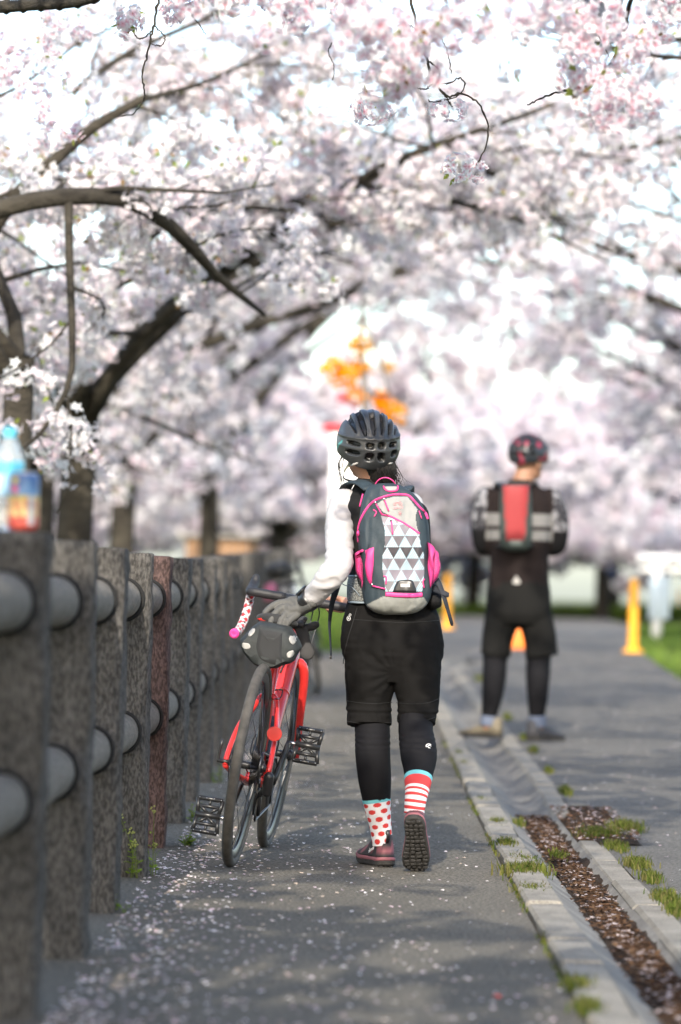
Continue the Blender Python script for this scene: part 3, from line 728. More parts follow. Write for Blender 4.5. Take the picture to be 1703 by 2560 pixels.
tw_ = [(px((372, -40, 13.0), (362, 20, 13.0), (352, 68, 13.0), (345, 100, 13.0), (336, 135, 13.0), (328, 170, 13.0), (332, 205, 13.0), (330, 235, 13), (305, 262, 13), (270, 268, 13)), 0.0043, 0.0018), (px((352, 68, 13), (335, 85, 13), (318, 88, 13), (308, 75, 13)), 0.0029, 0.0016), (px((355, 60, 13), (380, 85, 13), (370, 105, 13), (345, 100, 13)), 0.0025, 0.0016), (px((395, -10, 13), (425, 10, 13), (440, 30, 13), (460, 60, 13), (475, 80, 13)), 0.0029, 0.0016),
       (px((940, -40, 12.9), (958, 60, 12.9), (975, 110, 12.9), (990, 160, 12.9), (1005, 195, 12.9), (1030, 222, 12.9), (1060, 215, 12.9), (1090, 228, 12.9), (1110, 255, 12.9), (1125, 295, 12.9), (1115, 345, 12.9), (1095, 383, 12.9)), 0.0050, 0.0022), (px((1005, 195, 12.9), (1010, 160, 12.9), (985, 145, 12.9), (1000, 190, 12.9), (1035, 190, 12.9), (1060, 180, 12.9), (1070, 200, 12.9), (1045, 225, 12.9), (1000, 235, 12.9), (985, 230, 12.9)), 0.0032, 0.0021), (px((978, 112, 12.9), (1010, 85, 12.9), (1030, 120, 12.9), (1040, 170, 12.9)), 0.0025, 0.0016), (px((965, 70, 12.9), (935, 55, 12.9), (915, 60, 12.9)), 0.0025, 0.0016), (px((1000, 190, 12.9), (980, 205, 12.9), (960, 203, 12.9)), 0.0025, 0.0016), (px((1025, 220, 12.9), (1040, 245, 12.9)), 0.0022, 0.0016),
       (px((1215, 242, 12.4), (1235, 232, 12.3), (1275, 215, 12.2), (1320, 205, 12), (1360, 195, 11.8), (1420, 120, 11.2), (1460, -30, 11)), 0.0019, 0.0064), (px((765, 100, 12.8), (757, 120, 12.8), (768, 150, 12.8), (768, 185, 12.8)), 0.0018, 0.0014), (px((-60, 20, 14), (60, 12, 13.8), (190, 2, 13.6), (300, -40, 13.3)), 0.0252, 0.0160)]
over = [([(-2.0, 10.2, 1.8), (-1.5, 10.4, 2.7), (-.6, 10.7, 3.25), (.4, 10.9, 3.45), (1.4, 11.1, 3.4), (2.2, 11.2, 3.2)], .06), ([(-2.0, 10.2, 1.8), (-1.6, 11.2, 2.9), (-.7, 12.4, 3.5), (.3, 13.2, 3.7), (1.3, 13.8, 3.7)], .055)]
_, n_ = cherry('cherry_tree', 'cherry tree behind the fence whose blossom twigs hang in at the top', -2.0, 10.2, 21, H=1.9, L=3.3, nl=4, az=[-2.6, -1.6, 2.4, 3.1], kind='lo', step=.10, nsec=9, ntw=6, limbs=over, zmin=lambda c: np.maximum(over_path(2.3, 1.9)(c), CAM_H + .150 * c[:, 1] - .10), el=(.5, .9), extra=tw_, xcl=near_cl); ntri += n_
lim = [(px((-60, 500, 17.0), (60, 465, 17.0), (200, 450, 17.1), (310, 468, 17.3), (410, 535, 17.6), (500, 635, 18.0), (610, 725, 18.5)), [.044, .042, .04, .038, .033, .023, .010]),
       (px((-40, 560, 17.9), (40, 450, 17.9), (120, 375, 17.9), (220, 290, 17.9), (340, 222, 17.8)), [.038, .036, .031, .025, .018]),
       (px((158, 455, 17.05), (160, 600, 17.0), (166, 760, 16.95), (160, 880, 16.9), (100, 990, 16.9), (30, 1050, 16.9)), [.02, .019, .017, .014, .010, .006])]
lim += [(px((170, 210, 20.2), (300, 120, 20.6), (480, 40, 21), (640, -40, 21.5)), [.022, .018, .013, .008]), (px((250, 270, 20), (330, 230, 20.2), (470, 190, 20.6), (620, 120, 21.4), (760, 60, 22)), [.02, .017, .013, .01, .006])]
_, n_ = cherry('cherry_tree', 'cherry tree with a dark arching limb behind the left end of the fence', -1.62, 18.2, 31, H=2.0, L=3.0, nl=4, az=[-2.4, 2.6, 1.8, 3.3], kind='mid', limbs=lim, zmin=over_path(2.15, 1.25), r=.085, nsec=13, step=.06, el=(.6, 1.1), back=1.0); ntri += n_
_, n_ = cherry('cherry_tree', 'cherry tree with a thick grey trunk rising beside the fence on the left', -1.74, 24.2, 41, H=2.1, L=3.9, nl=8, kind='five', step=.075, nsec=12, dens=.62, zmin=over_path(2.65, 1.3), r=.125, el=(.35, .85),
               limbs=[(px((640, 600, 24), (780, 442, 23.6), (900, 435, 23.2), (1050, 467, 22.8), (1200, 508, 22.4), (1400, 605, 22)), [.024, .022, .02, .018, .014, .006])]); ntri += n_
for i, (x, y, sd, nl, L, lab) in enumerate([(-2.6, 31.5, 51, 7, 4.0, 'cherry tree in blossom further along the fence on the left'), (-2.4, 39.5, 61, 7, 4.2, 'blurred cherry tree by the far end of the fence'), (-1.9, 49.0, 71, 7, 4.3, 'blurred cherry tree standing in the grass beyond the fence end')]):
    _, n_ = cherry('cherry_tree', lab, x, y, sd, H=1.9, L=L, nl=nl, kind='five' if i < 1 else 'lo', zmin=over_path((3.05, 3.6, 4.2)[i], 1.0), step=.075 if i < 1 else .11, r=.14, el=(.3, .9), dens=.72); ntri += n_
# the row on the right of the road
for i, (x, y, sd, L, lab) in enumerate([(3.7, 18.0, 85, 3.5, 'cherry tree whose branches reach in at the upper right'), (3.9, 27, 81, 4.1, 'cherry tree whose branches reach over the road from the right'), (4.6, 37, 91, 4.1, 'cherry tree on the right behind the nearest ones of its row'), (6.6, 50, 101, 3.8, 'blurred cherry tree on the right beyond the bollards'), (4.9, 46, 111, 4.4, 'cherry tree with lacy low branches over the far part of the road')]):
    _, n_ = cherry('cherry_tree', lab, x, y, sd, H=2.3, L=L, nl=7, kind='five' if i < 2 else 'lo', zmin=over_path((2.7, 2.8, 3.1, 2.5, 2.7)[i], 2.2), step=.075 if i < 2 else .12, r=.12, el=(.3, .85), dens=.66); ntri += n_
# far trees closing the view
far = [(-9, 62, 4.6), (-5, 66, 4.6), (-1.5, 72, 5), (-6, 80, 5), (.5, 84, 4.8), (3.2, 104, 5), (-2.5, 98, 5.2), (6.2, 97, 4.6), (9.5, 92, 5), (10, 74, 4.6), (13, 104, 5), (0.2, 112, 5.2), (7.5, 112, 5.5), (-8, 104, 5)]
fl = ['far cherry tree at the left edge of the distant row', 'far cherry tree behind the timber shed', 'far pale cherry tree behind the decorated pole', 'far cherry tree at the back left of the grass', 'far cherry tree straight ahead where the road bends', 'far cherry tree at the end of the road left of the dark trunk', 'far cherry tree in the back row behind the person with the red bicycle', 'far cherry tree with a dark forked trunk right of the standing person', 'far cherry tree above the white guard rail', 'cherry tree beyond the guard rail at the right edge', 'far cherry tree at the very right of the back row', 'hindmost cherry tree in the middle of the view', 'hindmost cherry tree towards the right', 'hindmost cherry tree towards the left']
for i, (x, y, L) in enumerate(far):
    _, n_ = cherry('cherry_tree', fl[i], x, y, 200 + i * 10, H=1.7, L=L * 1.4, nl=7, kind='lo', scale=2.1, step=.31, r=.17, nsec=8, ntw=5, zmin=lambda c: gz(c[:, 1]) + .25, el=(.1, 1.15), group='far cherry trees'); ntri += n_
for i, (x, y, lab) in enumerate([(1.2, 102, 'tall pale cherry tree closing the end of the road'), (4.6, 103, 'tall pale cherry tree right behind the standing person')]):
    _, n_ = cherry('cherry_tree', lab, x, y, 500 + i * 10, H=2.4, L=7.6, nl=8, kind='lo', scale=2.8, step=.42, r=.2, nsec=8, ntw=5, zmin=lambda c: gz(c[:, 1]) + .6, el=(.35, 1.25), group='far cherry trees'); ntri += n_
# unseen trees, added beside and behind the camera to shade the path
for i, (x, y, lab) in enumerate([(-2.1, 3.4, 'unseen cherry tree behind the fence beside the viewer, added to shade the path'), (-2.0, -3.6, 'unseen cherry tree behind the viewer on the fence side, added to shade the path'), (4.3, 3.0, 'unseen cherry tree across the road beside the viewer, added to shade the path'), (4.3, -6, 'unseen cherry tree across the road behind the viewer, added to shade the path')]):
    _, n_ = cherry('cherry_tree', lab, x, y, 400 + i * 10, H=2.2, L=4.0, nl=7, kind='lo', scale=1.45, step=.14, r=.15, zmin=over_path(3.0, 2.0)); ntri += n_
print('BLOSSOM TRIS', ntri)
# ------------------------------------------------------------------ bicycles
m_tyre = mat('tyre_rubber', (0.075, 0.07, 0.062), 0.7, spec=0.3, var=0.3, vscale=30, bump=0.2, bscale=300, bdist=0.001)
m_rimk = mat('black_rim', (0.02, 0.02, 0.022), 0.35, spec=0.5)
m_blk = mat('black_metal', (0.018, 0.018, 0.019), 0.35, spec=0.5)
m_steel = mat('steel', (0.45, 0.45, 0.46), 0.3, metal=1.0)
m_dsteel = mat('dark_steel', (0.10, 0.10, 0.105), 0.35, metal=1.0, var=0.3, vscale=120)
m_red = mat('red_paint', (0.60, 0.030, 0.026), 0.28, spec=0.5, coat=0.5)
m_wht = mat('white_print', (0.75, 0.75, 0.74), 0.5)
m_fabk = mat('black_fabric', (0.022, 0.023, 0.024), 0.75, spec=0.3, sheen=0.15, bump=0.4, bscale=500, bdist=0.001)
m_bagk = mat('bag_fabric', (0.03, 0.034, 0.034), 0.6, spec=0.25, var=0.25, vscale=25, bump=0.35, bscale=120, bdist=0.004)
m_tape = mat('bar_tape', (0.022, 0.022, 0.024), 0.55, spec=0.4, bump=0.3, bscale=200, bdist=0.002)
m_pcol = mat('printed_tape', vcol=True, rough=0.5)
m_pink = mat('pink_plastic', (0.72, 0.06, 0.28), 0.4)
m_refl = mat('reflective_patch', (0.3, 0.295, 0.28), 0.4, spec=0.5)
m_rred = mat('red_reflector', (0.5, 0.02, 0.014), 0.45, spec=0.4, bump=0.4, bscale=400, bdist=0.001)
def Mx(loc, ax=(0, 0, 1)):                       # frame whose z axis is ax
    m_ = np.eye(4); m_[:3, :3] = basis(ax); m_[:3, 3] = loc; return m_
WR = 0.337
def ring_path(r, c, n=72, ax='x'):
    a = np.arange(n) * 2 * math.pi / n
    return np.column_stack([np.zeros(n), np.cos(a) * r, np.sin(a) * r]) + np.asarray(c, float)
def wheel(root, c, mt, mr, rear, seed):
    c = np.asarray(c, float)
    mb = MB(); rp = ring_path(WR - .036, c, 72)                            # deep rim
    prof = [(-.009, .018), (-.0115, .008), (-.0095, -.012), (-.003, -.022), (.003, -.022), (.0095, -.012), (.0115, .008), (.009, .018)]
    a = np.arange(72) * 2 * math.pi / 72
    rings = [[(c[0] + x, c[1] + math.cos(t) * (WR - .036 + d), c[2] + math.sin(t) * (WR - .036 + d)) for x, d in prof] for t in a]
    rings.append(rings[0]); mb.loft(rings, cap=False)
    rim = obj('wheel', mb, mr, root, crease=50)
    mb = MB(); mb.tube(ring_path(WR - .0172, c, 84), .0173, 16, closed=True, ref=(1, 0, 0)); obj('tyre', mb, mt, rim)
    mb = MB(); hw = .05 if rear else .045
    mb.lathe([(.001, -hw - .012), (.012, -hw - .012), (.013, -hw), (.022, -hw + .008), (.022, -hw + .012), (.013, -hw + .02), (.013, hw - .02), (.022, hw - .014), (.022, hw - .01), (.013, hw), (.012, hw + .012), (.001, hw + .012)], 18, Mx(c, (1, 0, 0)))
    obj('hub', mb, m_blk, rim)
    mb = MB()
    for i in range(24):
        t = i * 2 * math.pi / 24; s_ = 1 if i % 2 else -1; t2 = t + (.55 if (i // 2) % 2 else -.55)
        p0 = c + [s_ * (hw - .01), math.cos(t2) * .02, math.sin(t2) * .02]; p1 = c + [s_ * .002, math.cos(t) * (WR - .057), math.sin(t) * (WR - .057)]
        mb.tube([p0, p1], .0011, 4)
    obj('spokes', mb, m_dsteel, rim, kind='stuff')
    mb = MB(); x = -hw + .0; rr_ = .07                                       # disc rotor on the left
    mb.tube(ring_path(rr_ - .006, c + [x, 0, 0], 48), .006, 6, closed=True, flat=.2, ref=(0, 0, 1))
    for i in range(6):
        t = i * math.pi / 3; mb.tube([c + [x, math.cos(t) * .018, math.sin(t) * .018], c + [x, math.cos(t + .35) * (rr_ - .008), math.sin(t + .35) * (rr_ - .008)]], .003, 5)
    obj('disc_rotor', mb, m_dsteel, rim)
    if rear:
        mb = MB()
        for k in range(10):
            r_ = .068 - k * .0045; n = 26 + 0 * k; aa = np.arange(n * 2) * math.pi / n
            rad = np.where(np.arange(n * 2) % 2 == 0, r_, r_ - .005); x0 = .018 + k * .0036
            ring0 = [(c[0] + x0, c[1] + math.cos(t) * q, c[2] + math.sin(t) * q) for t, q in zip(aa, rad)]
            ring1 = [(p[0] + .0018, p[1], p[2]) for p in ring0]; mb.loft([ring0, ring1])
        mb.lathe([(.001, .017), (.024, .017), (.024, .055), (.001, .056)], 16, Mx(c, (1, 0, 0)))
        obj('cassette', mb, m_dsteel, rim, smooth=False)
    return rim
def pedal(root, c, tilt, side):
    rx = np.array(Matrix.Rotation(tilt, 3, 'X'))
    mb = MB(); c = np.asarray(c, float); w_, h, t = .084, .112, .015
    def bar(p, q, r_=.006): mb.tube([c + rx @ np.array(p), c + rx @ np.array(q)], r_ * 1.22, 6)
    for z in (-h / 2, h / 2): bar((-w_ / 2, 0, z), (w_ / 2, 0, z), .0065)
    for z in (-h * .27, h * .27): bar((-w_ / 2, 0, z), (w_ / 2, 0, z), .005)
    for x in (-w_ / 2, w_ / 2):
        bar((x, 0, -h / 2), (x * .86, 0, -h * .08)); bar((x * .86, 0, -h * .08), (x * .86, 0, h * .08)); bar((x * .86, 0, h * .08), (x, 0, h / 2))
    for s_ in (-1, 1):
        bar((-w_ * .4, 0, s_ * h * .27), (0, 0, s_ * h * .06), .0045); bar((w_ * .4, 0, s_ * h * .27), (0, 0, s_ * h * .06), .0045)
    for x in (0, ): bar((x, 0, h * .27), (x, 0, h / 2), .004); bar((x, 0, -h * .27), (x, 0, -h / 2), .004)
    bar((-w_ / 2 - .0, 0, 0), (w_ / 2, 0, 0), .0085)
    o = obj('pedal', mb, m_blk, root)
    mb = MB()
    for x in (-.44, -.15, .15, .44):
        for z in (-.5, .5):
            p = c + rx @ np.array([x * w_, 0, z * h]); q = c + rx @ np.array([x * w_, -.0105, z * h]); mb.tube([p, q], .0022, 6)
    obj('pins', mb, m_steel, o, kind='stuff')
    mb = MB(); mb.tube([c - [side * (w_ / 2 + .022), 0, 0], c - [side * (w_ / 2 - .005), 0, 0]], .006, 8); obj('axle', mb, m_steel, o)
def bicycle(name, M4, label, m_fr, m_end, hero=True, group=None, sit=.82, barz=.885):
    root = thing(name, (0, 0, 0), label, 'bicycle', group, world=False); root.matrix_world = M4
    rh, fh, bb = np.array([0, 0, WR]), np.array([0, .984, WR]), np.array([0, .405, .268])
    wheel(root, rh, m_tyre, m_rimk, True, 1); wheel(root, fh, m_tyre, m_rimk, False, 2)
    st = np.array([0, -.276, .961]); stop = bb + st * .43
    ax = np.array([0, -.326, .946]); crown = np.array([0, .822, .685]); htop = crown + ax * .125
    fr = MB()
    fr.tube([bb, stop], .0165, 14); fr.tube([stop - st * .02, htop - ax * .018], np.linspace(.017, .021, 2), 14, flat=.85)
    fr.tube(smooth_path([bb, bb * .5 + (crown + ax * .02) * .5 + [0, .0, -.004], crown + ax * .02], 8), .0275, 16); fr.tube([crown, htop], .0255, 18)
    fr.tube([bb - [.042, 0, 0], bb + [.042, 0, 0]], .024, 16)
    for s_ in (-1, 1):
        fr.tube(smooth_path([bb + st * .30, bb + st * .30 + [s_ * .024, -.03, .0], bb + st * .27 + [s_ * .042, -.085, -.02], [s_ * .062, .12, .455], [s_ * .072, .028, .37], [s_ * .072, .0, .325]], 20), np.interp(np.linspace(0, 1, 20), [0, .4, 1], [.011, .0085, .0095]), 8)
        fr.tube(smooth_path([bb + [s_ * .025, -.01, -.006], bb + [s_ * .032, -.07, -.004], [s_ * .058, .15, .295], [s_ * .071, .0, .325]], 14), np.linspace(.013, .0095, 14), 8)
    frame = obj('frame', fr, m_fr, root)
    if hero:
        mb = MB(); mb.tube([crown + ax * .018 - [0, .012, 0], crown + ax * .018 - [0, .012, 0]] + np.array([[0, 0, 0], [0, 0, .001]]), .001, 4)
        dd = nrm(crown + ax * .02 - bb); nn_ = nrm(np.cross([1, 0, 0], dd)); nn_ = nn_ if nn_[2] > 0 else -nn_
        mb = MB(); mb.tube([bb + dd * .40 - dd * .004, bb + dd * .40 + dd * .004], .0292, 18); obj('collar', mb, m_fr, frame)
        mb = MB(); rc = np.array([.068, .028, .452]); mb.lathe([(.001, .0), (.0235, .0), (.025, .003), (.024, .006), (.001, .0075)], 22, Mx(rc, (0.1, -1, 0.05))); mb.tube([rc, [.063, .1, .452]], .004, 6)
        obj('reflector', mb, m_rred, root, crease=35)
    fk = MB()
    fk.tube([crown + ax * .012, crown - ax * .03], .0265, 16)
    for s_ in (-1, 1):
        fk.tube(smooth_path([crown - ax * .018, crown - ax * .025 + [s_ * .038, .002, 0], crown - ax * .08 + [s_ * .053, .004, 0], crown - ax * .22 + [s_ * .055, .016, 0], fh + [s_ * .057, -.004, .012], fh + [s_ * .057, 0, -.008]], 20), np.interp(np.linspace(0, 1, 20), [0, .15, .4, 1], [.02, .019, .016, .010]), 10)
    obj('fork', fk, m_fr, root)
    mb = MB(); spz = bb + st * ((sit - .03 - bb[2]) / st[2]); mb.tube([stop - st * .05, spz], .0135, 12); mb.tube([stop - st * .006, stop + st * .012], .0185, 14); obj('seatpost', mb, m_blk, root)
    # saddle: nose forward
    sc = np.array([0, spz[1] - .015, sit]); S = MB(); rings = []
    for t, wd, zt in ((-.125, .012, .004), (-.122, .05, .008), (-.105, .068, .010), (-.07, .07, .008), (-.02, .05, .0), (.03, .03, -.004), (.09, .02, -.003), (.135, .017, -.006), (.148, .006, -.012)):
        rg = []
        for q in np.linspace(0, 2 * math.pi, 25)[:-1]:
            cx, sz = math.cos(q), math.sin(q); x = wd * np.sign(cx) * abs(cx) ** .7; up_ = sz > 0
            z = (.010 if up_ else .018) * np.sign(sz) * abs(sz) ** .8 - (abs(x) / .07) ** 2 * .012
            rg.append((sc[0] + x, sc[1] + t, sc[2] + zt + z))
        rings.append(rg)
    S.loft(rings); sad = obj('saddle', S, m_fabk if hero else m_blk, root)
    mb = MB()
    for s_ in (-1, 1): mb.tube(smooth_path([sc + [s_ * .024, -.1, -.01], sc + [s_ * .022, -.04, -.036], sc + [s_ * .02, .03, -.036], sc + [s_ * .008, .12, -.012]], 12), .0035, 6)
    obj('saddle_rail', mb, m_blk, sad, kind='stuff')
    # bar, tape, levers
    bc_ = np.array([0, .838, barz]); stemb = htop + ax * .035
    mb = MB(); mb.tube([htop, htop + ax * .055], .0175, 14); mb.tube([stemb, bc_], .0155, 12); mb.tube([bc_ - [.024, 0, 0], bc_ + [.024, 0, 0]], .021, 14); obj('stem', mb, m_blk, root)
    mb = MB(); mb.tube([bc_ - [.09, 0, 0], bc_ + [.09, 0, 0]], .0142, 14); bar = obj('handlebar', mb, m_blk, root)
    for s_ in (-1, 1):
        tp = smooth_path([bc_ + [s_ * .06, 0, 0], bc_ + [s_ * .165, .0, 0], bc_ + [s_ * .187, .022, 0], bc_ + [s_ * .189, .07, -.003]], 22)
        mb = MB(); mb.tube(tp, .0158 + .0006 * np.sin(np.arange(22) * 1.9), 12); obj('bar_tape', mb, m_tape, bar)
        dp = smooth_path([bc_ + [s_ * .189, .07, -.003], bc_ + [s_ * .192, .086, -.04], bc_ + [s_ * .197, .07, -.098], bc_ + [s_ * .202, .02, -.138], bc_ + [s_ * .207, -.06, -.152]], 70)
        mb = MB(); mb.tube(dp, .0155 + .0004 * np.sin(np.arange(70) * .9), 20)
        V = mb.v[0]; i_ = np.repeat(np.arange(70), 20); j_ = np.tile(np.arange(20), 70)
        q = (np.abs(((i_ * .55 + j_ * .9) % 6) - 3) < 1.0) | (np.abs(((i_ * .55 - j_ * .9) % 6) - 3) < 1.0); c_ = np.where(q[:, None], [[.72, .72, .72]], [[.5, .03, .04]])
        c_ = np.where((vnoise(V, 120, 3) > .72)[:, None], [[.05, .05, .05]], c_)
        if not hero: c_ = np.full_like(c_, .02)
        mb.c[0] = c_; obj('drop_tape', mb, m_pcol, bar)
        mb = MB(); e = dp[-1]; mb.lathe([(.001, -.004), (.0165, -.004), (.0175, 0), (.0175, .008), (.012, .013), (.004, .012), (.001, .008)], 20, Mx(e, (0, -1, -.12))); obj('bar_end_plug', mb, m_end, bar, crease=40)
        mb = MB(); mb.capsule(smooth_path([bc_ + [s_ * .189, .05, .0], bc_ + [s_ * .189, .09, .012], bc_ + [s_ * .187, .115, .03], bc_ + [s_ * .186, .12, .048]], 12), np.interp(np.linspace(0, 1, 12), [0, .5, .85, 1], [.0185, .0185, .0165, .014]), 12); hood = obj('brake_hood', mb, m_tape, bar)
        mb = MB(); mb.tube(smooth_path([bc_ + [s_ * .189, .125, .03], bc_ + [s_ * .193, .145, -.02], bc_ + [s_ * .197, .13, -.085]], 12), np.linspace(.009, .006, 12), 8, flat=.6); obj('brake_lever', mb, m_blk if hero else m_blk, hood)
    # drivetrain
    mb = MB(); mb.lathe([(.03, .043), (.083, .043), (.084, .045), (.083, .047), (.03, .047)], 40, Mx(bb, (1, 0, 0)), cap=False)
    for i in range(4):
        t = i * math.pi / 2 + .5; mb.tube([bb + [.045, 0, 0], bb + [.045, math.cos(t) * .08, math.sin(t) * .08]], .008, 6)
    obj('chainring', mb, m_blk, root)
    cr = np.array([0, .088, .139])
    for s_, c_ in ((1, cr), (-1, -cr)):
        mb = MB(); mb.tube(smooth_path([bb + [s_ * .05, 0, 0], bb + [s_ * .062, c_[1] * .5, c_[2] * .5], bb + [s_ * .072, c_[1], c_[2]]], 8), np.linspace(.0155, .0125, 8), 10, flat=.7); obj('crank_arm', mb, m_blk, root)
        pedal(root, bb + [s_ * .138, c_[1], c_[2]], R(-14) if s_ > 0 else R(-12), s_)
    ch = MB(); xc = .046; cz = rh + [xc, 0, 0]; j1 = rh + [xc, .035, -.085]; j2 = rh + [xc, .085, -.16]
    arc = lambda c0, r_, a0, a1, n=10: [c0 + np.array([0, math.cos(t) * r_, math.sin(t) * r_]) for t in np.linspace(a0, a1, n)]
    path = arc(bb + [xc, 0, 0], .084, R(100), R(-85), 14) + arc(j2, .02, R(-60), R(-200), 6) + arc(j1, .02, R(-30), R(60), 4) + arc(cz, .05, R(-60), R(-260), 16)
    ch.tube(path, .0045, 6, closed=True); obj('chain', ch, m_dsteel, root)
    mb = MB(); mb.capsule([rh + [.078, -.012, -.025], rh + [.078, .004, -.075]], .017, 10); mb.capsule([rh + [.066, .008, -.07], rh + [.052, .035, -.088]], .012, 8); mb.tube([j1 + [.007, 0, 0], j2 + [.007, 0, 0]], .007, 6); mb.tube([j1 - [.007, 0, 0], j2 - [.007, 0, 0]], .006, 6)
    for j in (j1, j2): mb.lathe([(.001, -.003), (.018, -.003), (.018, .003), (.001, .003)], 14, Mx(j, (1, 0, 0)))
    obj('rear_derailleur', mb, m_blk, root)
    mb = MB(); mb.capsule([[-.06, .06, .36], [-.06, .095, .325]], .016, 8); mb.tube(smooth_path([[-.06, .08, .36], [-.05, .2, .35], [-.03, .34, .29]], 10), .0025, 5); obj('brake_caliper', mb, m_blk, root)
    mb = MB(); mb.tube([rh - [.05, 0, 0], rh - [.1, 0, 0]], .007, 8); mb.tube(smooth_path([rh - [.096, 0, 0], rh - [.1, .005, -.03], rh + [-.098, .005, .06], rh + [-.085, .0, .07]][0:1] + [rh + [-.098, 0, .02], rh + [-.094, -.004, .07]], 6), .005, 6); obj('axle_lever', mb, m_blk, root)
    if hero:
        mb = MB(); d2 = dd; c0 = bb + dd * .12 + nn_ * .066
        mb.lathe([(.001, -.08), (.033, -.078), (.036, -.07), (.036, .05), (.03, .075), (.026, .08), (.026, .095), (.02, .1), (.001, .1)], 22, Mx(c0, dd)); bo = obj('drink_bottle', mb, m_blk, root)
        mb = MB()
        for k in range(5): mb.tube([c0 + dd * (.02 - k * .02) + nrm(np.cross(nn_, dd)) * .0 + nn_ * .0367 + [-.012, 0, 0], c0 + dd * (.02 - k * .02) + nn_ * .0367 + [.012, 0, 0]], .003, 5, flat=.3)
        obj('bottle_print', mb, m_wht, bo, kind='stuff')
        mb = MB()
        for s_ in (-1, 1): mb.tube(smooth_path([c0 - dd * .085 + [s_ * .01, 0, 0], c0 - dd * .06 + [s_ * .04, 0, 0], c0 + dd * .03 + [s_ * .04, 0, 0] - nn_ * .01, c0 + dd * .05 - nn_ * .037], 12), .0028, 5)
        obj('bottle_cage', mb, m_blk, root)
    return root, dict(sc=sc, bc=bc_, spz=spz)
gr, gf = G(575, 2166), G(655, 2120)
LEAN = R(8.4); head = math.atan2(gf[0] - gr[0], gf[1] - gr[1])
MB4 = Matrix.Translation((float(gr[0]) , float(gr[1]), 0.0)) @ Matrix.Rotation(-head, 4, 'Z') @ Matrix.Rotation(LEAN, 4, 'Y')
bike, BK = bicycle('bicycle', MB4, 'red road bicycle with pink bar end plug and grey saddle bag, walked beside the fence', m_red, m_pink)
def bl(p): return np.array(MB4 @ Vector([float(x) for x in p]))        # bicycle coordinates -> world
# saddle bag strapped behind the saddle
bgc = np.array([.0, BK['sc'][1] - .15, .735]); outline = [(-.05, .068), (-.1, .008), (-.083, -.034), (-.034, -.07), (.034, -.07), (.083, -.034), (.1, .008), (.05, .068)]
rings = []
for t, k in ((-.075, .45), (-.07, .85), (-.055, .98), (-.02, 1.03), (.05, 1.0), (.12, .8), (.15, .5)):
    pts = smooth_path(np.array(outline + outline[:1]) * k, 57)[:-1]; pts = pts * .35 + np.array([np.array(outline + outline[:1])[:, :][int(i // 7)] * (1 - (i % 7) / 7) + np.array(outline + outline[:1])[int(i // 7) + 1] * ((i % 7) / 7) for i in range(56)]) * k * .65
    rings.append([(bgc[0] + x, bgc[1] + t, bgc[2] + z + .1 * t) for x, z in pts])
mb = MB(); mb.loft(rings); V = mb.v[0]; mb.v[0] = V + np.stack([vnoise(V, 22, 1) - .5, vnoise(V, 22, 2) - .5, vnoise(V, 22, 3) - .5], 1) * .012
bag = obj('saddle_bag', mb, m_bagk, bike, crease=50)
bpy.context.view_layer.update()
frame_o = [o_ for o_ in bike.children if o_.name.startswith('frame')][0]
def wcast(o_, pts, off):                      # points seen from the camera dropped on to an object, in that object's own space
    mw = MB4.inverted(); org = mw @ Vector((0, 0, CAM_H)); out = []
    for p in pts:
        d_ = (mw @ Vector([float(x) for x in p]) - org).normalized(); hit, q, n_, _ = o_.ray_cast(org, d_)
        out.append(np.array(q) - np.array(d_) * off if hit else np.array(mw @ Vector([float(x) for x in p])))
    return np.array(out)
def sticker(cast, outline, off, th, n=28):
    """a thin patch that hugs the surface: outline -> rings towards its centre"""
    ol = smooth_path(np.vstack([outline, outline[:1]]), n + 1)[:-1] if n else np.asarray(outline, float); c_ = ol.mean(0)
    rings = [cast([c_ + (q - c_) * k for q in ol], o_) for k, o_ in ((1.0, off - th), (1.0, off), (.7, off), (.4, off), (.1, off))]
    mb = MB(); mb.loft(rings); return mb
lt = wcast(frame_o, [P(u, v, 12.9) for u, v in smooth_path(np.array([(688, 1725), (704, 1725), (706, 1731), (703, 1741), (696, 1748), (687, 1747)], float), 16)], .001)
mb = MB(); mb.tube(lt, .0032, 6, flat=.5); obj('frame_lettering', mb, m_blk, bike)
lt = wcast(frame_o, [P(u, v, 12.9) for u, v in [(712, 1662), (706, 1672), (702, 1683)]], .001); mb = MB(); mb.tube(lt, .007, 8, flat=.4); obj('tube_decal', mb, m_blk, bike)
for pts_ in ([[.03, .84, .885], [.035, .93, .86], [.03, .9, .74], [.028, .86, .66]], [[-.03, .84, .885], [-.04, .94, .85], [-.035, .9, .72], [-.02, .8, .62], [-.024, .6, .42], [-.03, .42, .25]], [[.05, .84, .885], [.06, .92, .84], [.05, .90, .7], [.058, .94, .5], [.058, .97, .38]]):
    mb = MB(); mb.tube(smooth_path(pts_, 24), .0025, 6); obj('cable', mb, m_blk, bike)
def z6(x, y_): return np.array([560 + x / 4.9, 1420 + y_ / 4.9])
bagcast = lambda pts, off: wcast(bag, [P(u, v, 12.6) for u, v in pts], off)
for pl_ in ([(345, 740), (380, 745), (372, 790), (330, 835), (300, 830), (305, 790)], [(240, 915), (300, 925), (325, 955), (315, 985), (265, 995), (222, 965), (222, 930)], [(810, 830), (895, 835), (890, 890), (850, 938), (815, 915), (797, 870)], [(800, 1020), (850, 1010), (860, 1060), (820, 1098), (780, 1095), (770, 1050)]):
    obj('reflective_patch', sticker(bagcast, np.array([z6(*q) for q in pl_]), .0018, .003), m_refl, bag)
for pl_ in ([(440, 700), (720, 735), (715, 800), (705, 1010), (690, 1180), (470, 1130), (400, 980), (420, 820)],):
    obj('bag_panel', sticker(bagcast, np.array([z6(*q) for q in pl_]), .0012, .003, 40), m_fabk, bag)
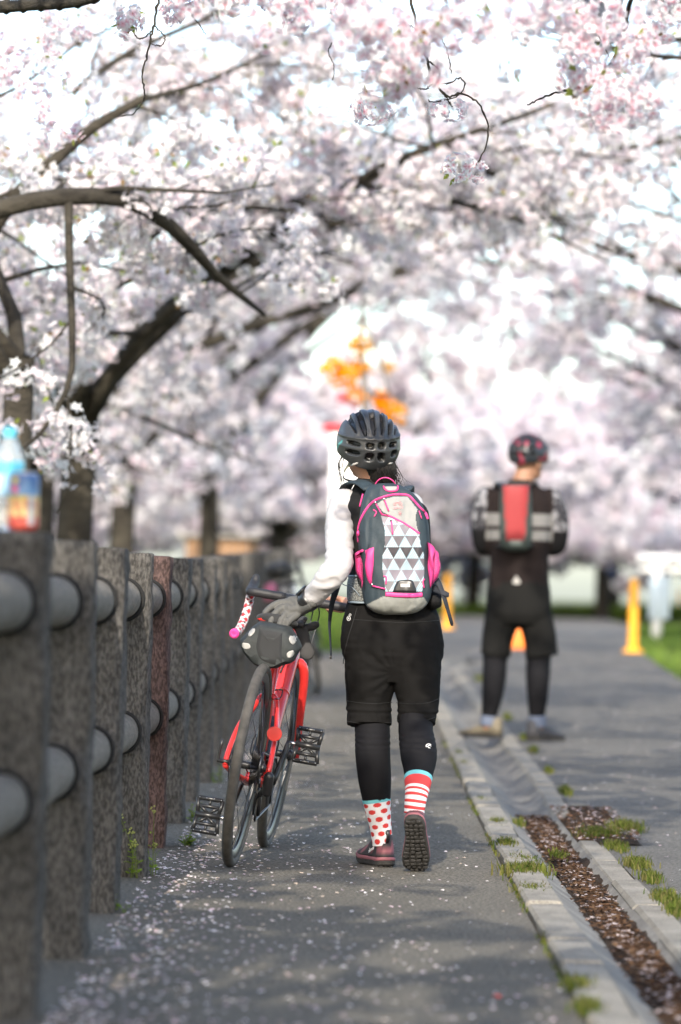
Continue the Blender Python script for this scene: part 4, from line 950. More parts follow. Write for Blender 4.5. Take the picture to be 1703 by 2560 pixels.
mb = MB(); mb.box(BK['sc'] + [0, -.1, -.028], (.07, .05, .035), .008); obj('bag_mount', mb, m_blk, bike)
mb = MB(); s0 = BK['sc'] + [-.045, -.118, -.002]; mb.loft([[s0 + [x, y_, z] for x, z in ((-.018, -.006), (.0, -.012), (.022, -.011), (.024, -.003), (.004, .002))] for y_ in (-.004, .004)]); obj('saddle_edge', mb, m_rred, bike)
# spare glove hung over the saddle
def sheet(path, widths, th, wdir, n=7, ripple=.0, seed=0):
    """a soft strip of cloth with thickness: path of centres, width, direction of the width"""
    path = smooth_path(path, 22); widths = np.interp(np.linspace(0, 1, 22), np.linspace(0, 1, len(widths)), widths); rings = []
    T, N, B = frames(path)
    for i in range(22):
        wv = nrm(np.asarray(wdir, float) - T[i] * np.dot(wdir, T[i])); nv = np.cross(T[i], wv); rg = []
        for q in list(np.linspace(-1, 1, n)) + list(np.linspace(1, -1, n)):
            k = len(rg) < n; off = th * (1 if k else -1) * (1 - .55 * abs(q) ** 4)
            rg.append(path[i] + wv * q * widths[i] + nv * (off + ripple * math.sin(q * 5 + i * .5 + seed)))
        rings.append(rg)
    mb = MB(); mb.loft(rings); return mb
# ------------------------------------------------------------------ the person pushing the bicycle
m_skin = mat('skin', (0.50, 0.27, 0.18), 0.5, spec=0.35, var=0.08, vscale=20)
m_vest = mat('black_vest', (0.009, 0.009, 0.0095), 0.8, spec=0.2, bump=0.4, bscale=90, bdist=0.004)
m_shorts = mat('black_shorts', (0.0085, 0.0082, 0.008), 0.8, spec=0.06, bump=0.15, bscale=700, bdist=0.0008)
m_tights = mat('black_tights', (0.008, 0.008, 0.0095), 0.75, spec=0.1)
m_sleeve = mat('white_sleeve', (0.42, 0.408, 0.412), 0.65, spec=0.25, var=0.06, vscale=25)
m_sock = mat('knitted_sock', vcol=True, rough=0.85, bump=0.3, bscale=600, bdist=0.001)
m_glove = mat('grey_glove', (0.085, 0.085, 0.08), 0.7, spec=0.3, bump=0.25, bscale=250, bdist=0.001)
m_glove2 = mat('spare_glove', (0.05, 0.049, 0.05), 0.75, spec=0.25, bump=0.3, bscale=250, bdist=0.001)
m_hair = mat('black_hair', (0.010, 0.0085, 0.008), 0.5, spec=0.3, bump=0.6, bscale=80, bdist=0.003, stretch=(3, 3, .4))
m_shoe = mat('shoe_upper', vcol=True, rough=0.6, bump=0.3, bscale=160, bdist=0.002)
m_sole = mat('shoe_sole', (0.028, 0.026, 0.024), 0.85, var=0.35, vscale=60, bump=0.5, bscale=150, bdist=0.003)
WY = 12.67
def W(u, v, dy=0.0): return P(u, v, WY + dy)
wb = G(950, 2172)
woman = thing('person', (wb[0], wb[1], 0), 'person in white sleeves, black shorts and spotted socks walking with a red bicycle', 'person')
def chain(*rows):            # rows (u, v, dy, r) -> smooth points and radii
    a = np.array([[*W(u, v, dy), r] for u, v, dy, r in rows]); s_ = smooth_path(a, 6 * len(a)); return s_[:, :3], s_[:, 3]
def ringz(c, rx, ry, n=28, e=2.4, yaw=0.0):
    t = np.arange(n) * 2 * math.pi / n; x = rx * np.sign(np.cos(t)) * np.abs(np.cos(t)) ** (2 / e); y_ = ry * np.sign(np.sin(t)) * np.abs(np.sin(t)) ** (2 / e)
    return np.column_stack([x * math.cos(yaw) - y_ * math.sin(yaw), x * math.sin(yaw) + y_ * math.cos(yaw), x * 0]) + np.asarray(c, float)
def torso(mb, rows, k=0.0, e=2.4, yaw=0.0):   # rows (u, v, dy, rx, ry)
    a = np.array([[*W(u, v, dy), rx + k, ry + k] for u, v, dy, rx, ry in rows]); a = smooth_path(a, 5 * len(a))
    mb.loft([ringz(q[:3], q[3], q[4], 28, e, yaw) for q in a])
T_ROWS = [(982, 1665, .10, .13, .10), (981, 1620, .10, .163, .118), (980, 1560, .11, .155, .112), (978, 1500, .13, .135, .095), (974, 1440, .15, .128, .088), (968, 1370, .16, .14, .095), (960, 1300, .18, .15, .098), (954, 1260, .19, .14, .085), (948, 1235, .195, .085, .065)]
L_ARM = chain((862, 1262, .18, .047), (850, 1310, .12, .043), (849, 1365, .03, .041), (846, 1412, -.05, .041), (822, 1446, -.05, .039), (795, 1478, -.01, .032), (771, 1507, .03, .026))
R_ARM = chain((1024, 1266, .20, .044), (1030, 1330, .31, .041), (1022, 1400, .40, .038), (985, 1450, .54, .034), (930, 1492, .66, .029), (885, 1510, .74, .025))
L_LEG = chain((928, 1640, .10, .083), (926, 1700, .09, .077), (925, 1770, .08, .066), (932, 1840, .06, .055), (933, 1890, .035, .055), (938, 1950, .03, .049), (944, 2005, .03, .038), (955, 2080, .04, .031), (958, 2118, .04, .030))
R_LEG = chain((1038, 1640, .08, .083), (1044, 1700, .06, .077), (1044, 1770, .04, .066), (1040, 1832, -.005, .056), (1047, 1885, -.09, .056), (1046, 1935, -.155, .047), (1041, 1980, -.20, .034), (1036, 2010, -.21, .030))
HC = W(919, 1108, .20)                                                        # centre of the skull
HR = np.array(Matrix.Rotation(R(24), 3, 'Z'))                                 # the head is turned to the left
def hp(x, y_, z): return HC + HR @ np.array([x, y_, z])                       # x right, y forward of the face
body = MB()
torso(body, [(u, v, d, a * .93, b * .90) for u, v, d, a, b in T_ROWS])
for A in (L_ARM, R_ARM): body.capsule(A[0], A[1] * .86)
for A in (L_LEG, R_LEG): body.capsule(A[0], A[1] * .84)
body.capsule([W(948, 1245, .195), W(930, 1185, .20), HC - [0, 0, .06]], [.052, .050, .05])
body.ball(HC + [0, 0, .015], (.074, .09, .098), 20, 14, rot=HR); body.ball(hp(0, .025, -.055), (.056, .062, .062), 16, 10)
body.ball(hp(0, .062, -.095), (.026, .022, .02)); body.capsule([hp(0, .088, .0), hp(0, .104, -.03)], [.008, .012], 8)
for s_ in (-1, 1): body.ball(hp(s_ * .072, -.002, -.028), (.010, .019, .031), rot=HR)
body.ball(hp(0, .083, -.068), (.022, .010, .006), rot=HR); body.ball(hp(0, .081, -.078), (.02, .010, .006), rot=HR)
# bare right hand closed round the end of the bar
hb = [W(875, 1512, .76), W(852, 1512, .80), W(838, 1512, .815)]
body.capsule(hb, [.026, .030, .027], flat=.6, ref=(0, 0, 1))
for i, (du, dv) in enumerate(((-4, -10), (-2, -3), (0, 4), (2, 10))):
    a = W(838 + du * .6, 1507 + dv, .815); b = W(822 + du + i * 2, 1506 + dv * 1.1, .812); c = W(811 + du + i * 3, 1514 + dv * 1.2, .80); d_ = W(816 + du + i * 3, 1523 + dv * .9, .785)
    body.capsule(smooth_path([a, b, c, d_], 10), np.linspace(.0088, .0066, 10), 8)
body.capsule(smooth_path([W(862, 1500, .78), W(842, 1494, .775), W(826, 1498, .765)], 8), np.linspace(.0105, .008, 8), 8)

body.capsule([W(958, 2115, .04), W(952, 2132, .07), W(936, 2142, .16)], [.026, .024, .018]); body.capsule([W(1036, 2012, -.21), W(1037, 2060, -.20), W(1040, 2125, -.135)], [.024, .022, .016])
bm_ = union(body, 'body', .006, 3)
bo = obj('body', bm_, m_skin, woman)
for s_ in (-1, 1):
    mb = MB(); mb.ball(hp(s_ * .031, .083, -.012), .0115, 14, 9); e_ = obj('eye', mb, mat('eye_white', (.75, .74, .72), .25), bo)
    mb = MB(); mb.ball(hp(s_ * .031, .0905, -.012), .0062, 12, 8); obj('iris', mb, m_blk, e_) if False else None
# shorts: hips and two legs, one garment
sh = MB(); torso(sh, [(985, 1705, .085, .10, .075), (983, 1660, .085, .156, .098), (981, 1615, .09, .172, .116), (979, 1565, .10, .166, .114), (978, 1520, .12, .151, .108), (977, 1502, .13, .145, .102)], e=2.3)
lg = chain((936, 1590, .085, .09), (930, 1640, .078, .091), (925, 1700, .075, .083), (921, 1755, .08, .0745), (922, 1790, .075, .0745), (922, 1814, .07, .0755)); sh.tube(lg[0], lg[1], 26)
rg_ = chain((1030, 1590, .08, .09), (1036, 1640, .068, .091), (1043, 1700, .055, .081), (1046, 1755, .045, .069), (1043, 1785, .03, .0645), (1041, 1808, .02, .063)); sh.tube(rg_[0], rg_[1], 26)
zc, zseat = W(985, 1700)[2], W(985, 1640)[2]
zh1 = W(0, 1757)[2]
def shdisp(V):
    wr = np.zeros(len(V))
    # tension creases fan out from the crotch across the left thigh, small folds near the hems
    q = V - W(985, 1680, 0); ang = np.arctan2(q[:, 2], q[:, 0]); rad_ = np.hypot(q[:, 0], q[:, 2])
    wr += .0016 * np.sin(ang * 13 + vnoise(V, 14, 3) * 5) * np.exp(-((rad_ - .075) / .045) ** 2) * (q[:, 0] < 0)
    wr += .0055 * (vnoise(V * np.array([1, 1, .8]), 16, 5) - .5) + .003 * (vnoise(V * [1, 1, 2.0], 40, 6) - .5)
    zz = V[:, 2] + .0 * V[:, 0]
    wr += .0025 * np.exp(-((zz - zh1 - .004) / .005) ** 2) - .002 * np.exp(-((zz - zh1 + .006) / .004) ** 2)
    return wr
shorts = obj('shorts', union(sh, 'shorts', .0042, 8, shdisp), m_shorts, woman)
def on_back(mesh_obj, pts, off=.0015):       # drop points along +Y on to a garment as the camera side shows it
    dg = bpy.context.evaluated_depsgraph_get(); out = []
    for p in pts:
        loc = Vector([float(x) for x in p]); o_ = Vector((0, 0, CAM_H)); d_ = (loc - o_).normalized()
        off_l = Vector(mesh_obj.location) + (Vector(mesh_obj.parent.location) if mesh_obj.parent else Vector())
        hit, q, n_, _ = mesh_obj.ray_cast(o_ - off_l, d_)
        out.append(np.array(q + off_l) - np.array(d_) * off if hit else np.array(p))
    return np.array(out)
bpy.context.view_layer.update()
m_seam = mat('seam_thread', (0.008, 0.008, 0.008), 0.8)
for nm, pts in (('waist_seam', [(884, 1549), (930, 1552), (990, 1556), (1050, 1555), (1097, 1551)]), ('side_seam', [(893, 1520), (884, 1551), (872, 1590), (862, 1630), (858, 1660)])):
    q = on_back(shorts, smooth_path([W(u, v, -.2) for u, v in pts], 40), .0004); mb = MB(); mb.tube(q, .0016, 6); obj('seam', mb, m_seam, shorts)
for pts in ([(867, 1752), (900, 1757), (940, 1759), (980, 1756)], [(991, 1757), (1030, 1760), (1070, 1757), (1097, 1747)], [(868, 1803), (900, 1808), (940, 1809), (979, 1806)], [(993, 1801), (1030, 1803), (1070, 1799), (1087, 1793)]):
    q = on_back(shorts, smooth_path([W(u, v, -.2) for u, v in pts], 30), .0002); mb = MB(); mb.tube(q, .0012, 6); obj('seam', mb, m_seam, shorts)
mb = MB(); c0 = W(872, 1545, -.2); th = np.linspace(0, 2 * math.pi, 25)
ring = on_back(shorts, [W(872 + 4.2 * math.cos(t), 1546 + 5.5 * math.sin(t), -.2) for t in th], .001); mb.tube(ring, .0009, 5); mb.tube(on_back(shorts, [W(875.5 + 2.4 * math.cos(t), 1537 + 2.4 * math.sin(t), -.2) for t in th], .001), .0007, 5); mb.tube(on_back(shorts, [W(871, 1544, -.2), W(873, 1548, -.2)], .001), .0014, 5)
obj('round_logo', mb, m_wht, shorts, kind='stuff')
# tights below the shorts
for (ch_, lab, k0) in ((chain((928, 1790, .075, .0585), (932, 1830, .06, .059), (932, 1885, .035, .0583), (937, 1945, .03, .0555), (941, 1992, .03, .0485), (943, 2006, .03, .046)), 'l', 0),
                       (chain((1040, 1795, .02, .0585), (1040, 1830, -.005, .058), (1047, 1885, -.09, .0605), (1047, 1930, -.148, .049), (1045, 1953, -.175, .044)), 'r', 1)):
    mb = MB(); mb.tube(ch_[0], ch_[1], 26, cap=True)
    tg = obj('leggings', union(mb, 'leggings', .005, 3, lambda V: .0014 * np.sin(V[:, 2] * 330 + vnoise(V, 20, 2) * 7) * np.exp(-((V[:, 2] - W(0, 1832)[2]) / .03) ** 2) + .002 * (vnoise(V, 25, 4) - .5)), m_tights, woman)
    if k0:
        bpy.context.view_layer.update(); mb = MB()
        th = np.linspace(R(20), R(340), 20); mb.tube(on_back(tg, [W(1072 + 6.5 * math.cos(t), 1865 + 5 * math.sin(t), -.4) for t in np.linspace(R(150), R(330), 12)], .001), .0014, 5)
        mb.tube(on_back(tg, [W(1068, 1867, -.4), W(1074, 1863, -.4), W(1078, 1866, -.4)], .001), .0018, 5); mb.tube(on_back(tg, [W(1071, 1869, -.4), W(1076, 1870, -.4)], .001), .0016, 5)
        obj('calf_logo', mb, m_wht, tg, kind='stuff')
# socks
def sock(rows, fn, name):
    p, r_ = chain(*rows); n = 72; pts = smooth_path(np.column_stack([p, r_]), 110); mb = MB(); mb.tube(pts[:, :3], pts[:, 3], n, ref=(1, 0, 0))
    i_ = np.repeat(np.arange(110), n) / 109.; a_ = np.tile(np.arange(n), 110) * 2 * math.pi / n; mb.c[0] = np.array([fn(t, a) for t, a in zip(i_, a_)])
    return obj('sock', mb, m_sock, woman)
def spots(t, a):
    if t < .085: return (.16, .5, .55)
    for k in range(10):
        row = (t - .14) / .155; r0 = round(row); sh_ = .5 * (r0 % 2)
        c_ = (a / (2 * math.pi) * 6 + sh_) % 1 - .5
        if (c_ / .30) ** 2 + ((row - r0) / .34) ** 2 < 1: return (.6, .045, .04)
        break
    return (.78, .76, .76)
def bands(t, a):
    if t < .13: return (.16, .5, .55)
    if t < .40: return (.62, .06, .06)
    return (.8, .77, .77) if ((t - .40) / .125) % 1 < .55 else (.6, .05, .05)
so = sock([(941, 1996, .03, .0475), (946, 2030, .032, .0415), (952, 2070, .038, .036), (957, 2112, .04, .034)], spots, 'l'); so['label'] = 'white sock with red spots'
so = sock([(1046, 1944, -.17, .0465), (1044, 1968, -.192, .041), (1040, 1995, -.208, .036), (1035, 2035, -.212, .033)], bands, 'r'); so['label'] = 'red and white striped sock'
# shoes: local frame x right, y towards the toe, z up
def shoe(M3, org, seed, lift):
    def tr(p): return np.asarray(p, float) * .98 @ M3.T + org
    n = 40; T_ = np.arange(n) * 2 * math.pi / n
    def foot(y_):      # half width along the length (heel y = 0 .. toe y = .245)
        return np.interp(y_, [0, .01, .03, .08, .13, .175, .215, .238, .247], [.012, .027, .034, .033, .040, .046, .040, .022, .006])
    def outline(k, grow_):
        ys = .1235 - .1235 * np.cos(T_) ; hw = np.array([foot(y_) for y_ in ys]); s_ = np.sign(np.sin(T_)); c_ = (ys - .1235) * (1 + grow_ / .12) + .1235
        return np.column_stack([s_ * (hw + grow_) + .004 * np.sin(ys * 20), c_])
    out = MB(); o0, o1 = outline(0, -.002), outline(0, .001)
    def lay(ol, z): return np.column_stack([ol, z + .018 * np.clip((ol[:, 1] - .17) / .075, 0, 1) ** 2 + .004 * np.clip((.03 - ol[:, 1]) / .03, 0, 1)])
    out.loft([tr(lay(o0, 0)), tr(lay(o1, .004)), tr(lay(o1, .016))])
    rl_ = np.random.default_rng(seed)
    for y_ in np.arange(.014, .236, .0165):                                    # tread lugs
        hw = foot(y_); nx = 4 if hw > .03 else 3
        for i in range(nx):
            x = (-1 + 2 * (i + .5) / nx) * hw * .92; z = .018 * np.clip((y_ - .17) / .075, 0, 1) ** 2
            out.box(tr([[x + rl_.normal(0, .001), y_ + rl_.normal(0, .001), z - .0022]])[0], (hw * rl_.uniform(1.15, 1.7) / nx, rl_.uniform(.008, .0125), rl_.uniform(.005, .008)), .0015, rot=M3 @ np.array(Matrix.Rotation(rl_.uniform(-.4, .4), 3, 'Z')))
    sol = obj('sole', out, m_sole, None, smooth=False)
    mid = MB(); o2 = outline(0, .002)
    mid.loft([tr(lay(o1, .0165)), tr(lay(o2, .019)), tr(lay(o2, .025)), tr(lay(o1, .028))], col=(.24, .085, .1)); 
    up_ = MB(); rings, cols = [], []
    prof = [(0, .0275), (.12, .04), (.3, .055), (.55, .066), (.8, .075), (1.0, .079)]
    ol = outline(0, -.001)
    for k, z in prof:
        rg = []
        for x, y_ in ol:
            hmax = np.interp(y_, [0, .03, .07, .095, .12, .17, .215, .247], [.108, .102, .09, .088, .088, .066, .052, .044]); zz = .0275 + (hmax - .0275) * k
            sh_ = 1 - .55 * k ** 2 * np.interp(y_, [0, .06, .1, .14, .247], [.35, .35, .6, 1.0, 1.0])
            yc = np.interp(y_, [0, .247], [.012 * k, .247 - .03 * k]); rg.append((x * sh_, yc, zz + .018 * np.clip((y_ - .17) / .075, 0, 1) ** 2 * (1 - k)))
            c_ = (.03, .024, .025)
            q = math.sin(y_ * 75 + k * 5)
            if q > .74 and .12 < k < .85: c_ = (.3, .1, .115)
            if y_ < .03 and .25 < k < .75 and abs(x) > .014: c_ = (.2, .065, .08)
            if y_ > .2: c_ = (.05, .025, .027)
            cols.append(c_)
        rings.append(tr(rg))
    # the opening is closed by the tongue and sock; the loft's own cap is enough below it
    up_.loft(rings, col=np.array(cols)); 
    tab = MB(); tab.tube(tr([[0, .006, .08], [0, -.004, .10], [0, -.004, .122], [0, .008, .118], [0, .014, .095]]), .0032, 6, flat=2.0)
    lace = MB()
    for k in range(5):
        y_ = .105 + k * .017; z = np.interp(y_, [.1, .18], [.079, .056]) + .003; lace.tube(tr([[-.018, y_, z - .006], [0, y_ + .003, z + .003], [.018, y_, z - .006]]), .0018, 5)
    s_ = obj('shoe', up_, m_shoe, woman)
    sol.parent = s_; o_ = obj('midsole', mid, m_shoe, s_); obj('pull_tab', tab, m_blk, s_); obj('laces', lace, m_blk, s_, kind='stuff')
    return s_, tr
fa = R(17)                                                                     # left foot: flat, toe turned out
hL = W(968, 2171, .0); hL[2] = .006
lsh, ltr = shoe(np.array(Matrix.Rotation(fa, 3, 'Z')), hL, 1, 0)
heel, toe = W(1033, 2046, -.285), W(1043, 2168, -.155); toe[2] = .006
yv = nrm(toe - heel); xv = nrm(np.cross(yv, [0, .45, 1.0]) ); xv = xv if xv[0] > 0 else -xv; zv = np.cross(xv, yv)
rsh, rtr = shoe(np.stack([xv, yv, zv], 1), heel + zv * 0, 2, 1)
def text_obj(txt, size, name, m_, parent, M4, ext=.0004):
    cu = bpy.data.curves.new(name, 'FONT'); cu.body = txt; cu.size = size; cu.extrude = ext; cu.align_x = 'CENTER'
    o_ = bpy.data.objects.new('tmp', cu); COL.objects.link(o_); dg = bpy.context.evaluated_depsgraph_get(); me = bpy.data.meshes.new_from_object(o_.evaluated_get(dg)); bpy.data.objects.remove(o_)
    me.transform(M4); me.materials.clear(); me.name = name
    return obj(name, me, m_, parent, smooth=False)
q = ltr([[-.0385, .062, .048]])[0]
Mt = Matrix.Translation(q) @ Matrix(np.vstack([np.column_stack([np.stack([nrm(ltr([[0, .0, 0]])[0] - ltr([[.012, 1, -.28]])[0]) * -1 * -1, nrm([0, 0, 1]), nrm(np.cross(nrm(ltr([[0, .0, 0]])[0] - ltr([[.012, 1, -.28]])[0]), [0, 0, 1]))], 1), [0, 0, 0]]), [0, 0, 0, 1]]).tolist())
text_obj('salomon', .019, 'shoe_lettering', m_wht, lsh, Mt)
# vest and collar
vs = MB(); torso(vs, [(979, 1528, .12, .145, .101), (978, 1505, .13, .144, .101), (974, 1440, .15, .137, .096), (968, 1370, .16, .147, .103), (960, 1300, .18, .155, .106), (953, 1262, .19, .148, .094), (946, 1232, .197, .094, .073), (936, 1205, .20, .062, .062), (933, 1196, .20, .060, .060)])
obj('vest', union(vs, 'vest', .006, 3, lambda V: .006 * (vnoise(V * [1, 1, .5], 22, 8) - .5)), m_vest, woman)
# sleeves
def sleeve_disp(V): 
    return .004 * (vnoise(V * [1, 1, 1.6], 28, 9) - .5) + .0025 * (vnoise(V * [1, 1, 2.2], 60, 4) - .5) + .0018 * np.sin(V[:, 2] * 170 + vnoise(V, 16, 3) * 6) * (vnoise(V, 9, 2) > .42)
def arm_chain(A, k, r0): return A[0], A[1] + k + r0 * np.linspace(1, 0, len(A[1]))
for A, nm in ((L_ARM, 'l'), (R_ARM, 'r')):
    mb = MB(); p, r_ = A; n_ = len(p) - (1 if nm == 'l' else 2); mb.capsule(p[:n_], r_[:n_] + .006, 22)
    sl = obj('sleeve', union(mb, 'sleeve', .005, 3, sleeve_disp), m_sleeve, woman)
    if nm == 'l':
        bpy.context.view_layer.update(); mb = MB(); m_print = mat('sleeve_print', (.55, .5, .5), .6)
        for pts in ([(822, 1270), (826, 1284), (823, 1300)], [(830, 1268), (829, 1285), (834, 1300)], [(835, 1268), (836, 1276), (838, 1284)], [(824, 1300), (829, 1306), (836, 1298)]):
            mb.tube(on_back(sl, smooth_path([W(u, v, -.2) for u, v in pts], 8), .0006), .0024, 5, flat=.5)
        obj('sleeve_print', mb, m_print, sl, kind='stuff')
# left glove on the saddle
gl = MB(); gy = .045
gl.capsule(smooth_path([W(776, 1503, gy - .045), W(750, 1513, gy - .01), W(728, 1520, gy + .005)], 10), np.linspace(.031, .040, 10), 16, flat=.62, ref=(.35, 0, 1.0))
gl.ball(W(733, 1524, gy), (.040, .036, .022)); gl.ball(W(748, 1522, gy - .005), (.038, .034, .024))
for (k0, k1, k2, k3) in (((722, 1509, .0), (700, 1507, .004), (676, 1519, -.004), (663, 1531, -.015)), ((722, 1518, -.01), (702, 1522, -.012), (685, 1538, -.026), (677, 1554, -.035)),
                         ((730, 1530, -.02), (715, 1536, -.024), (704, 1549, -.038), (699, 1562, -.043)), ((742, 1538, -.025), (730, 1546, -.032), (720, 1556, -.042), (715, 1565, -.045))):
    gl.capsule(smooth_path([W(a, b, gy + c) for a, b, c in (k0, k1, k2, k3)], 14), np.interp(np.linspace(0, 1, 14), [0, .3, 1], [.0135, .0128, .0105]), 10)
gl.capsule(smooth_path([W(752, 1530, gy + .02), W(735, 1545, gy + .05), W(722, 1552, gy + .06)], 10), np.linspace(.014, .010, 10), 10)
obj('glove', union(gl, 'glove', .0032, 3, lambda V: .002 * np.sin((V[:, 0] * 200 + V[:, 2] * 120)) * (vnoise(V, 30, 3) > .5) * np.clip((V[:, 0] - W(735, 0, gy)[0]) / .03, 0, 1)), m_glove, woman)
# watch
wp0, wp1 = W(764, 1510, .035), W(790, 1483, -.008); wd = nrm(wp1 - wp0)
mb = MB(); mb.tube([wp0 + wd * .004, wp0 + wd * .014, wp0 + wd * .034, wp0 + wd * .044], [.0345, .037, .0385, .037], 20); wt = obj('wrist_watch', mb, m_blk, woman)
wn = nrm(np.array([-.75, -.05, .75]) - wd * np.dot([-.75, -.05, .75], wd)); cxx = wp0 + wd * .03 + wn * .040
mb = MB(); mb.box(cxx, (.036, .034, .011), .004, rot=np.stack([wd, np.cross(wn, wd), wn], 1)); obj('watch_case', mb, m_blk, wt)
mb = MB(); mb.box(cxx + wn * .0058, (.029, .027, .0012), .0004, rot=np.stack([wd, np.cross(wn, wd), wn], 1)); obj('watch_screen', mb, mat('watch_glass', (.18, .26, .34), .12), wt)
# hair under the helmet, gathered at the nape, with loose strands
hm = MB()
hm.ball(HC + [0, 0, .01], (.083, .098, .102), 20, 14, rot=HR)
hm.capsule(smooth_path([hp(.012, -.05, -.03), hp(.022, -.06, -.075), hp(.034, -.058, -.115), hp(.046, -.054, -.145)], 14), np.interp(np.linspace(0, 1, 14), [0, .35, .7, 1], [.062, .05, .042, .03]), 18, flat=.85)
def hdisp(V):
    a = np.arctan2(V[:, 1] - HC[1], V[:, 0] - HC[0]); return .0045 * (vnoise(np.column_stack([a * 26, V[:, 2] * 12, a * 0]), 1.0, 4) - .5) + .003 * (vnoise(V * [1, 1, .25], 90, 7) - .5)
hmesh = union(hm, 'hair', .0045, 2, hdisp)
import bmesh as _bm
b_ = _bm.new(); b_.from_mesh(hmesh)                          # keep the face free
kill = [v for v in b_.verts if (lambda q: q[1] > -.005 and q[2] < .04 and True)(HR.T @ (np.array(v.co) - HC))]
_bm.ops.delete(b_, geom=kill, context='VERTS'); b_.to_mesh(hmesh); b_.free()
hair = obj('hair', hmesh, m_hair, woman)
st = MB(); rs = np.random.default_rng(9)
for i in range(15):
    a = hp(-.075 + rs.normal(0, .004), .02 + rs.normal(0, .012), -.035); k = rs.uniform(.4, 1)
    st.tube(smooth_path([a, a + [-.018 * k, 0, -.04], a + [-.010 * k + rs.normal(0, .004), -.005, -.09], a + [.02 + rs.normal(0, .008), -.01, -.135 - .02 * k]], 10), np.linspace(.0008, .0004, 10), 4)
for i in range(22):
    a = hp(.055 + rs.normal(0, .01), -.06 + rs.normal(0, .01), -.07 + rs.normal(0, .02)); k = rs.uniform(.3, 1.2)
    st.tube(smooth_path([a, a + [.015 * k, -.01, -.03], a + [.03 * k, -.01, -.065 + .01 * rs.normal()], a + [.05 * k + .01 * rs.normal(), 0, -.085 + .02 * rs.normal()]], 10), np.linspace(.0009, .0003, 10), 4)
for i in range(46):
    x = rs.uniform(-.02, .06); a = hp(x, -.092, -.055); st.tube(smooth_path([a, a + [.01, -.006, -.03], a + [.016 + rs.normal(0, .008), -.002, -.06], a + [.02 + rs.normal(0, .012), .004, -.085 + rs.normal(0, .012)]], 8), np.linspace(.0012, .0005, 8), 4)
obj('loose_strands', st, m_hair, hair, kind='stuff')
# helmet: a shell with deep vents
m_helm = mat('helmet_shell', vcol=True, rough=0.36, spec=0.5, var=0.1, vscale=30)
def helmet(center, Rm, rad, parent, fn_col, big=1.0, seed=0):
    nA, nE = 220, 110; A = np.arange(nA) * 2 * math.pi / nA; V, C = [], []
    # local: x right, y forward, z up; the rim dips at the nape and temples
    E = np.linspace(0, 1, nE)
    a, e = np.meshgrid(A, E); 
    lowz = -.34 - .30 * np.clip(-np.sin(a), 0, 1) ** 1.5 + .05 * np.clip(np.sin(a), 0, 1)      # rim height (fraction), lower at the back (sin a = -1)
    ph = (1 - e) * (math.pi / 2) + e * np.arcsin(np.clip(lowz, -1, 1)); ph = math.pi / 2 - (math.pi / 2 - ph)
    x, y_, z = np.cos(ph) * np.cos(a), np.cos(ph) * np.sin(a), np.sin(ph)
    fx = x; fz = z; back = np.clip(-y_, 0, 1)
    vent = np.zeros_like(x)
    def slot(m_): 
        nonlocal vent; vent = np.maximum(vent, m_)
    def soft(d, w_=.16): return np.clip((1 - d) / w_, 0, 1)
    # long vents over the crown, running front to back
    for c_, wd, lo in ((-.80, .10, .40), (-.44, .105, .36), (-.06, .095, .40), (.27, .09, .44), (.58, .085, .42), (.86, .07, .42)):
        xc = c_ * (.52 + .55 * z) + .06 * (1 - z); wv = wd * np.clip((z - lo + .10) / .35, .15, 1)
        slot(soft(np.maximum(np.abs(x - xc) / wv, np.abs(np.minimum(z, .97) - (lo + .97) / 2) / ((.97 - lo) / 2) * .98), .18) * (z > lo - .02) * (np.abs(y_) < .93))
    # two rows of openings across the back, under the ridge
    for (c_, zc_, wx, wz, sk) in ((-.60, .10, .19, .07, -.10), (-.11, .10, .13, .10, 0), (.25, .13, .12, .11, 0), (.64, .15, .14, .085, .1),
                                  (-.60, -.17, .20, .085, .15), (-.10, -.24, .15, .14, .12), (.28, -.22, .13, .15, -.2), (.70, -.12, .11, .11, 0)):
        slot(soft(((np.abs(x - c_ - sk * (z - zc_)) / wx) ** 3 + (np.abs(z - zc_) / wz) ** 3) ** (1 / 3), .15) * (y_ < -.15))
    ridge = np.exp(-((z - .30 - .06 * x) / .045) ** 2) * (y_ < -.05) * (1 - vent)
    mids = np.exp(-((z + .02 + .03 * np.abs(x)) / .05) ** 2) * (y_ < -.1) * (1 - vent)
    rr_ = 1.0 + .035 * ridge + .012 * mids - .17 * vent
    crown = (z > .3) * (1 - vent) * .012 * np.cos(x * 22); rr_ = rr_ + crown
    Vv = np.stack([x * rr_ * rad[0], y_ * rr_ * rad[1], z * rr_ * rad[2]], -1).reshape(-1, 3)
    col = fn_col(x, y_, z, vent).reshape(-1, 3)
    rim_in = Vv.reshape(nE, nA, 3)[-1] * np.array([.86, .86, .95])
    Vw = np.vstack([Vv, rim_in]); cw = np.vstack([col, np.repeat([[.01, .01, .01]], nA, 0)])
    Fc = [(i * nA + j, i * nA + (j + 1) % nA, (i + 1) * nA + (j + 1) % nA, (i + 1) * nA + j) for i in range(nE) for j in range(nA)]
    mb = MB(); mb.add(Vw @ Rm.T + center, Fc, 0, cw); return obj('helmet', mb, m_helm, parent)
def hcol(x, y_, z, vent):
    c = np.where((vent > .45)[..., None], [[[.006, .006, .006]]], [[[.036, .038, .04]]])
    c = np.where(((x < -.9) & (z < .12) & (z > -.3) & (np.abs(z + .1 + (y_ + .2) * .8) < .04))[..., None], [[[.05, .3, .28]]], c)
    return c
hR = HR @ np.array(Matrix.Rotation(R(-6), 3, 'X')) @ np.array(Matrix.Rotation(R(4), 3, 'Y'))
HR2 = np.array(Matrix.Rotation(R(8), 3, 'Z')) @ np.array(Matrix.Rotation(R(12), 3, 'X')) @ np.array(Matrix.Rotation(R(3), 3, 'Y'))
HCn = W(921, 1108, .19)
